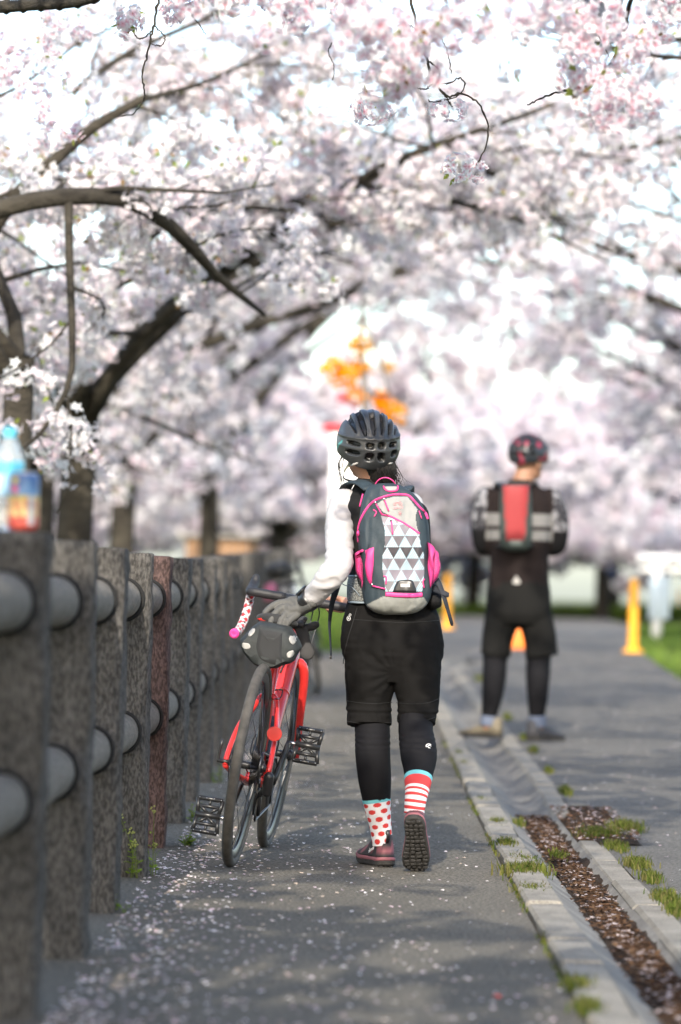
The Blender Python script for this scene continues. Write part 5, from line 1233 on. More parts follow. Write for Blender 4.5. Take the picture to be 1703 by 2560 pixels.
hel = helmet(HCn, HR2, (.107, .132, .114), woman, hcol)
for (x, z, a, w_) in ((-.052, -.058, .35, .030), (.068, -.048, -.25, .019)):
    y_ = -.132 * math.sqrt(max(0, 1 - (x / .106) ** 2 - (z / .112) ** 2)) - .004
    c_ = HCn + HR2 @ np.array([x, y_, z]); mb = MB(); ct, sn = math.cos(a), math.sin(a)
    pr = [(-w_ * .55, -.004), (-.2 * w_, .003), (w_ * .5, .006), (w_ * .3, -.001)]
    tl_ = math.atan2(x, .09)
    mb.loft([[c_ + HR2 @ np.array([(p * ct - q * sn) * math.cos(tl_), (p * math.sin(tl_)) * 1.0 + d_, p * sn + q * ct]) for p, q in pr] for d_ in (-.003, .012)]); obj('helmet_sticker', mb, m_refl, hel)
m_strap = mat('helmet_strap', (.2, .19, .13), .7)
mb = sheet([hp(-.062, -.05, -.05), hp(-.078, -.02, -.078), hp(-.082, .004, -.098)], [.0085, .0085, .0085], .001, (0.2, .3, 1.0), 5); obj('chin_strap', mb, m_strap, hel)
mb = sheet([hp(.06, -.05, -.05), hp(.075, -.02, -.062), hp(.082, .006, -.095)], [.008, .008, .008], .001, (-0.2, .3, 1.0), 5); obj('chin_strap', mb, m_strap, hel)
mb = MB(); mb.tube(smooth_path([hp(-.082, .004, -.098), hp(-.066, .03, -.122), hp(0, .055, -.128), hp(.066, .03, -.122), hp(.082, .006, -.095)], 20), .004, 6, flat=.4); obj('chin_strap', mb, m_blk, hel)
# ------------------------------------------------------------------ the backpack on the person's back
m_bag = mat('backpack_cloth', vcol=True, rough=0.6, spec=0.3, var=0.1, vscale=30, bump=0.5, bscale=70, bdist=0.003)
m_slate = mat('slate_cloth', (0.028, 0.042, 0.052), 0.65, spec=0.3, var=0.2, vscale=25, bump=0.4, bscale=70, bdist=0.003)
m_hot = mat('pink_trim', (0.60, 0.045, 0.20), 0.5, spec=0.35)
m_mesh = mat('pink_mesh', (0.50, 0.04, 0.17), 0.6, var=0.35, vscale=400, detail=0.0)
m_navy = mat('navy_webbing', (0.012, 0.016, 0.024), 0.7)
m_gmesh = mat('grey_mesh', (0.13, 0.135, 0.13), 0.7, var=0.75, vscale=260, detail=0.0)
m_ltgrey = mat('light_grey_trim', (0.2, 0.25, 0.29), 0.6)
pack = thing('backpack', W(985, 1500, .06), 'slate and pink backpack with triangle print and silver base on the walking person', 'backpack')
SL, SILV, PNL = (.028, .042, .052), (.25, .255, .235), (.26, .268, .262)
ex = [(1208, 948, 985, .02), (1213, 930, 1002, .035), (1222, 918, 1018, .046), (1236, 911, 1036, .055), (1255, 905, 1052, .063), (1280, 901, 1063, .07), (1308, 897, 1071, .076), (1342, 895, 1074, .08), (1394, 898, 1076, .083), (1440, 901, 1079, .082), (1472, 905, 1080, .08), (1497, 909, 1075, .077), (1513, 915, 1066, .07), (1525, 928, 1052, .06), (1533, 943, 1035, .045), (1537, 962, 1012, .025)]
exa = smooth_path(np.array(ex, float), 150)
def inpoly(x, y_, poly):
    c = False; n = len(poly)
    for i in range(n):
        (x1, y1), (x2, y2) = poly[i], poly[(i + 1) % n]
        if (y1 > y_) != (y2 > y_) and x < (x2 - x1) * (y_ - y1) / (y2 - y1) + x1: c = not c
    return c
GREYP = [(470, 520), (560, 455), (700, 415), (830, 405), (930, 415), (1010, 510), (1080, 600), (1045, 700), (1060, 830), (1095, 945), (900, 810), (720, 715), (560, 645)]
TRIP = [(535, 690), (720, 725), (900, 820), (1100, 950), (1112, 1100), (1165, 1250), (1172, 1500), (1152, 1700), (1140, 1800), (600, 1800), (590, 1700), (555, 1450), (560, 1250), (595, 1100), (590, 900)]
SILP = [(300, 2000), (560, 1868), (1160, 1878), (1215, 1960), (1215, 2300), (300, 2300)]
GR_ROWS = {0: (.22, .20, .23), 1: (.2, .185, .21), 2: (.12, .11, .125), 3: (.04, .035, .042), 4: (.14, .125, .145), 5: (.2, .18, .215), 6: (.18, .175, .185)}
def bagcol(u, v, tri=False):
    x, y_ = (u - 860) * 5.807, (v - 1170) * 5.807
    if tri and inpoly(x, y_, TRIP):
        rowh, b = 164.0, 186.0; q = (y_ - 985) / rowh; r_ = math.floor(q); f = q - r_           # f runs 0 (apex) .. 1 (base)
        x0 = (700 if r_ % 2 == 0 else 618) + 10 * r_; t = ((x - x0) / b + .5) % 1.0 - .5
        if abs(t) < f * .5: return (.43, .48, .50) if ((x * .8 + y_ * .55) / 26.0) % 1 < .5 else (.2, .33, .42)
        return GR_ROWS.get(int(r_) + 2, (.4, .37, .41))
    if inpoly(x, y_, SILP): return SILV
    return SL
NT = 170; th = np.arange(NT) * 2 * math.pi / NT; rings, cols = [], []
for v, l, r_, d_ in exa:
    cu, hw = (l + r_) / 2, (r_ - l) / 2; rg = []
    for t in th:
        cx, sn = math.cos(t), math.sin(t); e = 2 / 3.2
        xx = math.copysign(abs(cx) ** e, cx); yy_ = math.copysign(abs(sn) ** e, sn)
        u = cu + hw * xx; rg.append(W(u, v, .0 + d_ * yy_ - (.0 if yy_ > 0 else .0)))
        cols.append(bagcol(u, v) if yy_ < 0 else SL)
    rings.append(rg)
mb = MB(); mb.loft(rings, col=np.array(cols)); V = mb.v[0]
mb.v[0] = V + np.stack([0 * V[:, 0], vnoise(V * [1, 1, .6], 24, 12) - .5 + .4 * (vnoise(V * [1.4, 1, .5], 60, 13) - .5), 0 * V[:, 0]], 1) * .014
bagb = obj('bag_body', mb, m_bag, pack)
bpy.context.view_layer.update()
def zp(x, y_): return W(860 + x / 5.807, 1170 + y_ / 5.807, -.35)
def onbag(pts, n=None, off=.001): return on_back(bagb, [zp(*q) for q in (smooth_path(np.array(pts, float), n) if n else pts)], off)
def print_panel(poly, fn, nx, ny, off):
    xs = [q[0] for q in poly]; ys = [q[1] for q in poly]; gx = np.linspace(min(xs), max(xs), nx); gy = np.linspace(min(ys), max(ys), ny); idx = {}; pts = []; cc_ = []
    for a_ in range(nx):
        for b__ in range(ny):
            if inpoly(gx[a_], gy[b__], poly): idx[(a_, b__)] = len(pts); pts.append((gx[a_], gy[b__])); cc_.append(fn(860 + gx[a_] / 5.807, 1170 + gy[b__] / 5.807))
    Fq = [(idx[(a_, b__)], idx[(a_ + 1, b__)], idx[(a_ + 1, b__ + 1)], idx[(a_, b__ + 1)]) for (a_, b__) in idx if (a_ + 1, b__) in idx and (a_ + 1, b__ + 1) in idx and (a_, b__ + 1) in idx]
    return fast_mesh('print_panel', onbag(pts, None, off), Fq, np.array(cc_), True)
obj('print_panel', print_panel(TRIP, lambda u, v: bagcol(u, v, True), 130, 210, .0012), m_bag, pack)
obj('upper_panel', print_panel(GREYP, lambda u, v: PNL, 60, 54, .0014), m_bag, pack)
def piping(name, pts, r_, m_=None, n=40, flat=.6, off=.001):
    q = onbag(pts, n, off); mb = MB(); mb.tube(q, r_, 8, flat=flat, ref=None); return obj(name, mb, m_ or m_hot, pack)
piping('piping', [(212, 1075), (204, 930), (240, 760), (330, 590), (440, 480), (560, 425), (700, 390), (830, 385), (940, 402), (1020, 480), (1110, 580), (1185, 655), (1220, 740)], .0042, n=90)
piping('zip', [(540, 668), (640, 690), (720, 725), (900, 818), (1100, 952)], .0034)
piping('zip', [(605, 1832), (800, 1845), (1000, 1850), (1138, 1838)], .0075, flat=.35)
mb = MB(); q = onbag([(560, 655), (600, 668), (640, 686)], 8, .004); mb.tube(q, .0012, 5); obj('zip_gap', mb, m_blk, pack)
for a, b in (((590, 470), (650, 625)), ((465, 520), (545, 665)), ((690, 770), (708, 965)), ((415, 1712), (600, 1755)), ((275, 375), (228, 560)), ((1090, 620), (1130, 735))):
    q = onbag([a, b], 6, .006); mb = MB(); mb.tube(q, .0026 if b[0] != 1130 else .0018, 6, flat=.6); pl = obj('zip_pull', mb, m_hot, pack)
    if b[0] not in (1130, 228):
        c_ = onbag([(a[0] - 8, a[1] - 18)], None, .006)[0]; mb = MB(); mb.ball(c_, (.004, .003, .005), 8, 6); obj('zip_slider', mb, m_steel, pl)
for pts in ([(425, 605), (470, 640), (440, 705)], [(575, 1570), (612, 1585), (610, 1690)], [(1172, 1610), (1150, 1650), (1165, 1740)]): piping('loop', pts, .0024, n=12, off=.003)
# lamp holder
bcast = lambda pts, off: on_back(bagb, [zp(*q) for q in pts], off)
tabo = obj('lamp_holder', sticker(bcast, np.array([(710, 1795), (735, 1720), (780, 1645), (830, 1628), (950, 1622), (1000, 1640), (1030, 1710), (1050, 1795), (960, 1798), (800, 1797)], float), .004, .006, 40), m_blk, pack)
obj('lamp_slot', sticker(bcast, np.array([(822, 1680), (890, 1681), (958, 1682), (958, 1706), (958, 1730), (890, 1729), (822, 1728), (822, 1704)], float), .0055, .004, 0), mat('slot_grey', (.4, .39, .39), .5), tabo, smooth=False)
# carry handle and top patch
hq = smooth_path([zp(455, 262) + [0, .36, -.01], zp(470, 180) + [0, .345, 0], zp(545, 108) + [0, .335, 0], zp(635, 95) + [0, .335, 0], zp(720, 135) + [0, .335, 0], zp(768, 205) + [0, .345, 0], zp(775, 265) + [0, .36, -.01]], 30)
mb = MB(); mb.tube(hq, .0046, 8, flat=.45, ref=(0, 1, .2)); obj('handle', mb, m_hot, pack)
tq = onbag([(575, 262), (590, 300), (630, 330), (700, 338), (765, 325), (785, 290), (780, 258)], None, .002); mb = MB(); mb.tube(smooth_path(tq, 24), .0028, 6); obj('patch_trim', mb, m_hot, pack)
obj('top_patch', sticker(bcast, np.array([(588, 270), (610, 300), (640, 320), (700, 326), (755, 316), (770, 288), (768, 268), (680, 266)], float), .0012, .003), m_refl, pack)
# side pockets
def pocket(outline, inner, bulge, name, mm):
    ol = smooth_path(np.array(outline + outline[:1], float), 40)[:-1]; c_ = ol.mean(0); rings = []
    for k, dz in ((1.0, .015), (1.0, 0), (.93, -bulge * .45), (.75, -bulge * .85), (.4, -bulge), (.08, -bulge)):
        pts = c_ + (ol - c_) * k
        rings.append([W(860 + x / 5.807, 1170 + y_ / 5.807, inner + dz) for x, y_ in pts])
    mb = MB(); mb.loft(rings); V = mb.v[0]; mb.v[0] = V + np.stack([V[:, 0] * 0, vnoise(V, 45, 3) - .5, V[:, 0] * 0], 1) * .006; return obj(name, mb, mm, pack)
pocket([(158, 1245), (230, 1195), (390, 1130), (440, 1300), (430, 1500), (405, 1700), (265, 1752), (250, 1660), (180, 1520), (165, 1380)], -.02, .03, 'mesh_pocket', m_mesh)
pocket([(300, 1180), (380, 1120), (462, 1082), (458, 1240), (452, 1390), (420, 1560), (402, 1710), (340, 1630), (305, 1430), (310, 1300)], -.060, .024, 'pocket_side', m_hot)
pocket([(160, 1240), (230, 1192), (305, 1172), (305, 1205), (235, 1235), (180, 1275)], -.055, .012, 'pocket_hem', m_hot)
pocket([(1300, 1170), (1372, 1228), (1390, 1330), (1405, 1430), (1370, 1580), (1310, 1660), (1275, 1700), (1270, 1500), (1285, 1300)], -.01, .03, 'mesh_pocket', m_mesh)
pocket([(1215, 1075), (1270, 1110), (1325, 1180), (1300, 1300), (1310, 1450), (1285, 1640), (1255, 1745), (1235, 1600), (1212, 1430), (1225, 1260)], -.05, .022, 'pocket_side', m_hot)
# printed logo
lg_ = MB()
for cx in (742, 824): lg_.tube(onbag([(cx + 20 * math.cos(t), 522 + 21 * math.sin(t)) for t in np.linspace(0, 2 * math.pi, 15)], None, .0032), .0008, 4)
lg_.tube(onbag([(742, 522), (765, 495), (800, 500), (824, 522), (790, 520), (765, 495)], None, .0032), .0008, 4); lg_.tube(onbag([(800, 500), (812, 482), (826, 482)], None, .0032), .0008, 4)
for k in range(4): lg_.tube(onbag([(815 + 34 * math.cos(k * math.pi / 4), 662 + 42 * math.sin(k * math.pi / 4)), (815 - 34 * math.cos(k * math.pi / 4), 662 - 42 * math.sin(k * math.pi / 4))], None, .0032), .0005, 4)
m_lgp = mat('logo_pink', (.6, .25, .27), .5)
obj('bicycle_emblem', lg_, m_lgp, pack, kind='stuff')
p0, p1, pu = onbag([(700, 590)], None, .0012)[0], onbag([(885, 575)], None, .0012)[0], onbag([(795, 545)], None, .0012)[0]
ctr = onbag([(795, 592)], None, .0042)[0]; xa = nrm(p1 - p0); za = nrm(np.cross(xa, nrm(pu - ctr))); ya = np.cross(za, xa)
Mt = Matrix.Translation(ctr) @ Matrix(np.vstack([np.column_stack([np.stack([xa, ya, za], 1), [0, 0, 0]]), [0, 0, 0, 1]]).tolist())
text_obj('BIKOT', .0118, 'bag_lettering', m_lgp, pack, Mt)
# shoulder straps, hip belt, dangling webbing
q = smooth_path([W(925, 1222, .06), W(905, 1207, .11), W(880, 1206, .17), W(862, 1228, .26), W(868, 1300, .30), W(885, 1400, .26), W(895, 1450, .12)], 30); obj('shoulder_strap', sheet(q, [.022] * 4, .006, (1, .2, .2), 7), m_slate, pack)
q = smooth_path([W(1012, 1228, .06), W(1016, 1220, .11), W(1020, 1222, .17), W(1022, 1240, .26), W(1048, 1310, .31), W(1050, 1400, .27), W(1062, 1450, .12)], 30); obj('shoulder_strap', sheet(q, [.022] * 4, .006, (1, -.2, .2), 7), m_slate, pack)
q = smooth_path([W(912, 1475, .03), W(888, 1474, .05), W(874, 1474, .12), W(890, 1476, .26), W(950, 1478, .30)], 24); hb_ = sheet(q, [.044, .046, .042, .03, .02], .009, (0, 0, 1), 9); obj('hip_belt', hb_, m_gmesh, pack)
for dv in (-34, 32):
    q = smooth_path([W(914, 1475 + dv, .022), W(887, 1474 + dv, .038), W(872, 1474 + dv * .95, .12), W(890, 1476 + dv * .6, .27)], 20); mb = MB(); mb.tube(q, .0036, 6); obj('belt_trim', mb, m_ltgrey, pack)
mb = MB(); mb.tube(smooth_path([W(843, 1448, .08), W(860, 1462, .05), W(880, 1468, .03), W(900, 1490, .025)], 14), .0016, 5); obj('cord', mb, m_ltgrey, pack)
q = smooth_path([W(1072, 1475, .04), W(1088, 1480, .08), W(1085, 1480, .2), W(1040, 1480, .3)], 24); obj('hip_belt', sheet(q, [.034, .036, .03, .02], .008, (0, 0, 1), 9), m_navy, pack)
q = smooth_path([W(846, 1452, .20), W(838, 1480, .12), W(829, 1515, .10), W(824, 1560, .10), W(826, 1600, .10), W(828, 1640, .10)], 30); obj('dangling_strap', sheet(q, [.0125, .012, .010, .006, .004, .0035], .0012, (1, .8, 0), 5), m_navy, pack)
mb = MB(); mb.box(W(827, 1643, .10), (.007, .004, .012), .001); obj('strap_end', mb, m_blk, pack)
q = smooth_path([W(1076, 1440, .02), W(1092, 1450, .0), W(1108, 1485, -.01), W(1120, 1525, -.01), W(1130, 1560, -.01)], 24); obj('dangling_strap', sheet(q, [.010, .010, .008, .006, .006], .0012, (1, .3, .3), 5), m_navy, pack)
q = smooth_path([W(1072, 1468, .02), W(1092, 1474, .0), W(1112, 1484, -.012), W(1121, 1488, -.014)], 16); obj('dangling_strap', sheet(q, [.013, .011, .009, .008], .0016, (.3, .2, 1), 5), m_navy, pack)
mb = MB(); mb.box(W(1119, 1487, -.014), (.010, .006, .016), .002); mb.box(W(1130, 1561, -.01), (.009, .005, .009), .001); obj('buckle', mb, m_navy, pack, kind='stuff')
mb = MB(); mb.ball(W(1084, 1500, .06), (.028, .05, .03), 18, 12); wp = mb.mesh('waist_pouch'); V = verts(wp); V += (np.stack([vnoise(V, 40, 1) - .5, vnoise(V, 40, 2) - .5, vnoise(V, 40, 3) - .5], 1)) * .016; wp.vertices.foreach_set('co', V.astype(np.float32).ravel()); obj('waist_pouch', wp, m_vest, pack)

# spare glove draped over the side of the saddle bag
sg = thing('spare_glove', bl(BK['sc'] + [.05, -.1, .0]), 'dark grey spare glove hanging from the saddle of the red bicycle', 'glove')
gl = MB(); y0 = .30
def gp(u, v, d_=0): return W(u, v, y0 + d_ - .1)
gl.capsule(smooth_path([gp(742, 1556, .02), gp(752, 1572, 0), gp(760, 1595, -.008), gp(765, 1615, -.012), gp(768, 1632, -.014)], 16), np.interp(np.linspace(0, 1, 16), [0, .3, .7, 1], [.020, .022, .019, .026]), 16, flat=.4, ref=(1, 0, 0.15))
gl.capsule(smooth_path([gp(752, 1568, .01), gp(775, 1568, .01), gp(790, 1562, .01)], 8), [.010, .011, .012, .013, .0135, .014, .014, .013], 12, flat=.7)
for (a, b) in (((735, 1552), (728, 1566)), ((744, 1548), (757, 1556)), ((750, 1550), (762, 1548))): gl.capsule([gp(*a, .02), gp(*b, -.005)], [.011, .010], 10)
gl.capsule(smooth_path([gp(726, 1568, .0), gp(745, 1560, -.018), gp(756, 1563, -.02)], 8), .009, 10, flat=.7)
obj('glove', union(gl, 'glove', .0035, 2, lambda V: .003 * (vnoise(V, 40, 3) - .5)), m_glove2, sg)
# ------------------------------------------------------------------ the person standing further on, looking to the right
MY = float(G(1290, 1846)[1]) + .05
def Q(u, v, dy=0.0): return P(u, v, MY + dy)
man = thing('person', (Q(1290, 1846)[0], MY, float(gz(MY))), 'person in dark cycling clothes and long shorts standing with their back turned', 'person')
m_jersey = mat('dark_jersey', vcol=True, rough=0.85, spec=0.12)
m_lsh = mat('long_shorts', (0.009, 0.009, 0.0085), 0.85, spec=0.12)
def qchain(*rows):
    a = np.array([[*Q(u, v, dy), r] for u, v, dy, r in rows]); s_ = smooth_path(a, 6 * len(a)); return s_[:, :3], s_[:, 3]
def qtorso(mb, rows, e=2.4):
    a = smooth_path(np.array([[*Q(u, v, dy), rx, ry] for u, v, dy, rx, ry in rows]), 5 * len(rows)); mb.loft([ringz(q[:3], q[3], q[4], 28, e) for q in a])
mh = Q(1322, 1143, .02); mR = np.array(Matrix.Rotation(R(-42), 3, 'Z'))
def mp(x, y_, z): return mh + mR @ np.array([x, y_, z])
b_ = MB()
qtorso(b_, [(1297, 1545, 0, .15, .12), (1297, 1470, 0, .165, .125), (1298, 1400, 0, .16, .12), (1298, 1320, 0, .175, .125), (1298, 1260, .01, .18, .12), (1300, 1228, .01, .15, .095), (1304, 1205, .01, .07, .065)])
b_.capsule([Q(1304, 1215, .01), Q(1312, 1185, .01), mh - [0, 0, .05]], [.062, .060, .06]); b_.ball(mh + [0, 0, .015], (.082, .1, .108), 18, 12, rot=mR); b_.ball(mp(0, .03, -.07), (.062, .068, .066))
b_.ball(mp(0, .07, -.108), (.03, .026, .024)); b_.capsule([mp(0, .098, 0), mp(0, .116, -.036)], [.009, .014], 8); b_.ball(mp(0, .09, -.078), (.026, .012, .008), rot=mR)
for s_ in (-1, 1): b_.ball(mp(s_ * .08, -.004, -.035), (.012, .022, .036), rot=mR)
mLA = qchain((1216, 1245, .01, .062), (1203, 1290, .0, .056), (1204, 1345, .02, .05), (1216, 1366, .08, .048), (1250, 1362, .22, .04), (1272, 1355, .28, .032))
mRA = qchain((1378, 1248, .01, .062), (1394, 1290, .0, .056), (1396, 1345, .02, .05), (1384, 1368, .08, .048), (1345, 1362, .22, .04), (1318, 1355, .28, .032))
for A in (mLA, mRA): b_.capsule(*A)
for sx, uu in ((-1, 1276), (1, 1314)):                                         # hands held together in front
    b_.capsule([Q(uu, 1354, .29), Q(uu + 10 * -sx, 1352, .31)], .034, flat=.6)
    for k in range(4): b_.capsule(smooth_path([Q(uu - 6 * sx, 1344 + 7 * k, .31), Q(uu - 20 * sx, 1344 + 7 * k, .335), Q(uu - 28 * sx, 1348 + 7 * k, .315)], 6), np.linspace(.010, .008, 6), 8)
    b_.capsule([Q(uu, 1345, .31), Q(uu - 14 * sx, 1334, .32)], [.012, .010], 8)
mLL = qchain((1255, 1540, 0, .095), (1243, 1600, 0, .085), (1238, 1650, 0, .066), (1236, 1690, -.02, .064), (1231, 1740, -.015, .055), (1224, 1785, 0, .042), (1221, 1815, 0, .04))
mRL = qchain((1339, 1540, 0, .095), (1346, 1600, 0, .085), (1346, 1650, 0, .066), (1345, 1690, -.02, .064), (1344, 1740, -.015, .055), (1343, 1785, 0, .042), (1344, 1818, 0, .04))
for A in (mLL, mRL): b_.capsule(*A)
obj('body', union(b_, 'body', .011, 3), mat('tanned_skin', (.3, .16, .10), .5), man)
jr = MB(); qtorso(jr, [(1297, 1490, 0, .172, .135), (1297, 1460, 0, .176, .137), (1298, 1400, 0, .170, .130), (1298, 1320, 0, .186, .135), (1298, 1262, .01, .192, .13), (1299, 1230, .01, .165, .106), (1303, 1208, .01, .085, .08), (1304, 1200, .01, .078, .075)])
for A in (mLA, mRA): jr.capsule(A[0][:-4], A[1][:-4] + .008)
jm = union(jr, 'jersey', .008, 3, lambda V: .010 * (vnoise(V * [1, 1, .6], 14, 6) - .5)); V = verts(jm); zc_ = lambda v: Q(0 + 1298, v)[2]
col = np.tile([[.014, .010, .0095]], (len(V), 1)); arm = (np.abs(V[:, 0] - Q(1298, 1300)[0]) > .19)
for a, c_ in ((1286, 1316), (1328, 1352)): col[(V[:, 2] < zc_(a)) & (V[:, 2] > zc_(c_)) & ~arm] = (.17, .167, .163)
up_ = arm & (V[:, 2] > zc_(1325)); sp_ = vnoise(V, 55, 8) > .55; col[up_] = (.03, .03, .035); col[up_ & sp_] = (.2, .2, .215); col[arm & ~up_] = (.008, .008, .009)
set_col(jm, col); obj('jersey', jm, m_jersey, man)
mb = MB(); e0 = [Q(u, v, -.146) for u, v in ((1281, 1456), (1291, 1438), (1302, 1456), (1297, 1460), (1286, 1460))]; mb.loft([e0, [p + [0, .02, 0] for p in e0]]); obj('jersey_emblem', mb, m_refl, man, smooth=False)
ps = MB(); qtorso(ps, [(1297, 1560, 0, .14, .12), (1297, 1530, 0, .185, .145), (1297, 1485, 0, .186, .142), (1297, 1455, 0, .176, .136)])
A = qchain((1258, 1540, 0, .105), (1244, 1595, 0, .092), (1239, 1640, 0, .09)); ps.tube(A[0], A[1], 22); A = qchain((1337, 1540, 0, .105), (1350, 1595, 0, .094), (1355, 1642, 0, .098)); ps.tube(A[0], A[1], 22)
obj('shorts', union(ps, 'shorts', .008, 3, lambda V: .012 * (vnoise(V * [1, 1, .5], 14, 7) - .5)), m_lsh, man)
for A in (mLL, mRL):
    mb = MB(); n0 = int(len(A[0]) * .3); mb.tube(A[0][n0:-3], A[1][n0:-3] + .006, 20); obj('leggings', mb, m_tights, man)
    mb = MB(); mb.tube(A[0][-7:], A[1][-7:] + .009, 18); obj('sock', mb, mat('blue_grey_sock', (.10, .12, .17), .85), man)
def mshoe(c, ang, colr):
    Rz = np.array(Matrix.Rotation(ang, 3, 'Z')); c = np.asarray(c, float); mb = MB(); rings = []
    for y_, w_, h in ((-.07, .012, .085), (-.065, .03, .115), (-.03, .038, .125), (.02, .040, .115), (.06, .043, .085), (.12, .048, .055), (.17, .044, .045), (.2, .028, .036), (.208, .01, .03)):
        rings.append([c + Rz @ np.array([w_ * math.copysign(abs(math.cos(t)) ** .7, math.cos(t)), y_, .024 + (h - .024) * max(0, math.sin(t)) ** .8 if math.sin(t) > 0 else .024]) for t in np.linspace(0, 2 * math.pi, 21)[:-1]])
    mb.loft(rings); s_ = obj('shoe', mb, mat('shoe_' + colr[0], colr[1], .7), man)
    mb = MB(); mb.loft([[c + Rz @ np.array([w_ * sx, y_, z]) for sx, y_, w_ in [(1, -.07, .02), (1, -.03, .041), (1, .05, .043), (1, .13, .051), (1, .19, .038), (1, .214, .012), (-1, .214, .012), (-1, .19, .038), (-1, .13, .051), (-1, .05, .043), (-1, -.03, .041), (-1, -.07, .02)]] for z in (0.0, .026)]); obj('sole', mb, m_sole, s_, smooth=False)
fL, fR = G(1222, 1836), G(1343, 1846)
mshoe((fL[0], MY, float(gz(MY)) - .004), R(58), ('tan', (.13, .11, .075))); mshoe((fR[0], MY, float(gz(MY)) - .012), R(-48), ('dark', (.04, .04, .045)))
def mcol(x, y_, z, vent):
    c = np.where((vent > .45)[..., None], [[[.006, .006, .006]]], [[[.02, .024, .03]]]); pk = (vnoise(np.stack([x.ravel() * 3.2, y_.ravel() * 3.2, z.ravel() * 4.2], 1), 1.6, 5).reshape(x.shape) > .655) & (vent < .3)
    return np.where(pk[..., None], [[[.26, .03, .06]]], c)
helmet(mh + [0, 0, .02], np.array(Matrix.Rotation(R(-30), 3, 'Z')) @ np.array(Matrix.Rotation(R(-6), 3, 'X')), (.113, .142, .118), man, mcol)
mb = MB(); mb.ball(mh + [0, -.002, .01], (.0865, .1045, .11), 18, 12, rot=mR); hm2 = mb.mesh('hair'); bmm = _bm.new(); bmm.from_mesh(hm2); _bm.ops.delete(bmm, geom=[v for v in bmm.verts if (mR.T @ (np.array(v.co) - mh))[1] > .03 or v.co.z < mh[2] - .055], context='VERTS'); bmm.to_mesh(hm2); bmm.free(); obj('hair', hm2, m_hair, man)
mb = MB(); mb.tube(smooth_path([mp(-.09, -.0, .0), mp(-.075, .09, -.004), mp(0, .122, -.008), mp(.075, .09, -.004), mp(.09, 0, .0)], 20), .012, 6, flat=.3); obj('glasses', mb, m_blk, man)
# slim rucksack
rs_ = thing('rucksack', Q(1290, 1375, -.16), 'slim dark green rucksack with a red panel on the standing person', 'backpack')
m_ruck = mat('rucksack_cloth', vcol=True, rough=.6)
rings, cols = [], []
for v, l, r_, d_ in smooth_path(np.array([(1208, 1268, 1312, .02), (1214, 1256, 1322, .05), (1235, 1251, 1328, .06), (1290, 1249, 1330, .065), (1340, 1249, 1330, .065), (1365, 1252, 1328, .055), (1374, 1262, 1318, .04), (1378, 1276, 1304, .015)], float), 60):
    for k, t in enumerate(np.arange(48) * 2 * math.pi / 48):
        cx, sn = math.cos(t), math.sin(t); xx = math.copysign(abs(cx) ** .62, cx); yy_ = math.copysign(abs(sn) ** .62, sn); u = (l + r_) / 2 + (r_ - l) / 2 * xx
        if k == 0: rings.append([])
        rings[-1].append(Q(u, v, -.175 + d_ * yy_)); wl = np.interp(v, [1212, 1350], [1258, 1266]); wr = np.interp(v, [1212, 1350], [1322, 1311])
        cols.append((.24, .014, .017) if (wl < u < wr and 1214 < v < 1350 and yy_ < 0) else ((.2, .24, .22) if (1276 < u < 1304 and 1352 < v < 1362) else (.03, .042, .038)))
mb = MB(); mb.loft(rings, col=np.array(cols)); obj('bag_body', mb, m_ruck, rs_)
for s_, uu in ((-1, 1262), (1, 1318)):
    q = smooth_path([Q(uu, 1216, -.15), Q(uu + s_ * 14, 1206, -.05), Q(uu + s_ * 22, 1222, .1), Q(uu + s_ * 24, 1290, .15), Q(uu + s_ * 40, 1350, .06), Q(uu + s_ * 6, 1366, -.15)], 26); obj('shoulder_strap', sheet(q, [.02] * 3, .004, (1, 0, .2), 5), m_blk, rs_)
# ------------------------------------------------------------------ bollards, guard rail, banner pole and other things further off
m_yel = mat('yellow_plastic', (0.80, 0.36, 0.02), 0.45, var=0.08, vscale=6)
m_white = mat('white_paint', (0.78, 0.78, 0.76), 0.5, var=0.06, vscale=4)
m_dark = mat('dark_rubber', (0.03, 0.03, 0.03), 0.8)
def bollard(u, v, label, h=.80, dz=0.0):
    g = G(u, v, -.014); g[2] = float(gz(g[1])) - .014; t = thing('bollard', g, label, 'bollard', 'yellow bollards along the road'); T4 = np.eye(4); T4[:3, 3] = g
    mb = MB(); mb.lathe([(.02, .03), (.052, .03), (.055, .05), (.052, .12), (.050, h * .9), (.047, h * .95), (.036, h * .985), (.015, h), (.001, h)], 24, T4); obj('post', mb, m_yel, t)
    mb = MB(); mb.lathe([(.001, .0), (.115, .0), (.115, .018), (.09, .035), (.06, .05), (.06, .07), (.001, .07)], 24, T4); obj('base', mb, m_yel, t)
    for z in (.62, .72):
        mb = MB(); mb.lathe([(.0512, h * z), (.0525, h * z + .004), (.0525, h * z + .05), (.0512, h * z + .054)], 24, T4, cap=False); obj('band', mb, m_refl if False else m_yel, t)
bollard(1582, 1632, 'yellow bollard on the right of the road by the grass')
bollard(1702, 1548, 'yellow bollard at the right edge of the picture by the grass')
bollard(1118, 1572, 'yellow bollard behind the walking person and the hanging strap')
# traffic cone seen between the standing person's legs
g = G(1293, 1622, -.014); cone = thing('traffic_cone', g, 'orange traffic cone seen between the legs of the standing person', 'cone'); T4 = np.eye(4); T4[:3, 3] = g
mb = MB(); mb.lathe([(.13, .03), (.125, .035), (.03, .62), (.025, .66), (.015, .665), (.001, .665)], 24, T4); obj('cone', mb, mat('orange_plastic', (.8, .2, .02), .45), cone)
mb = MB(); mb.box(g + [0, 0, .016], (.36, .36, .03), .008); obj('base', mb, MATS['orange_plastic'], cone)
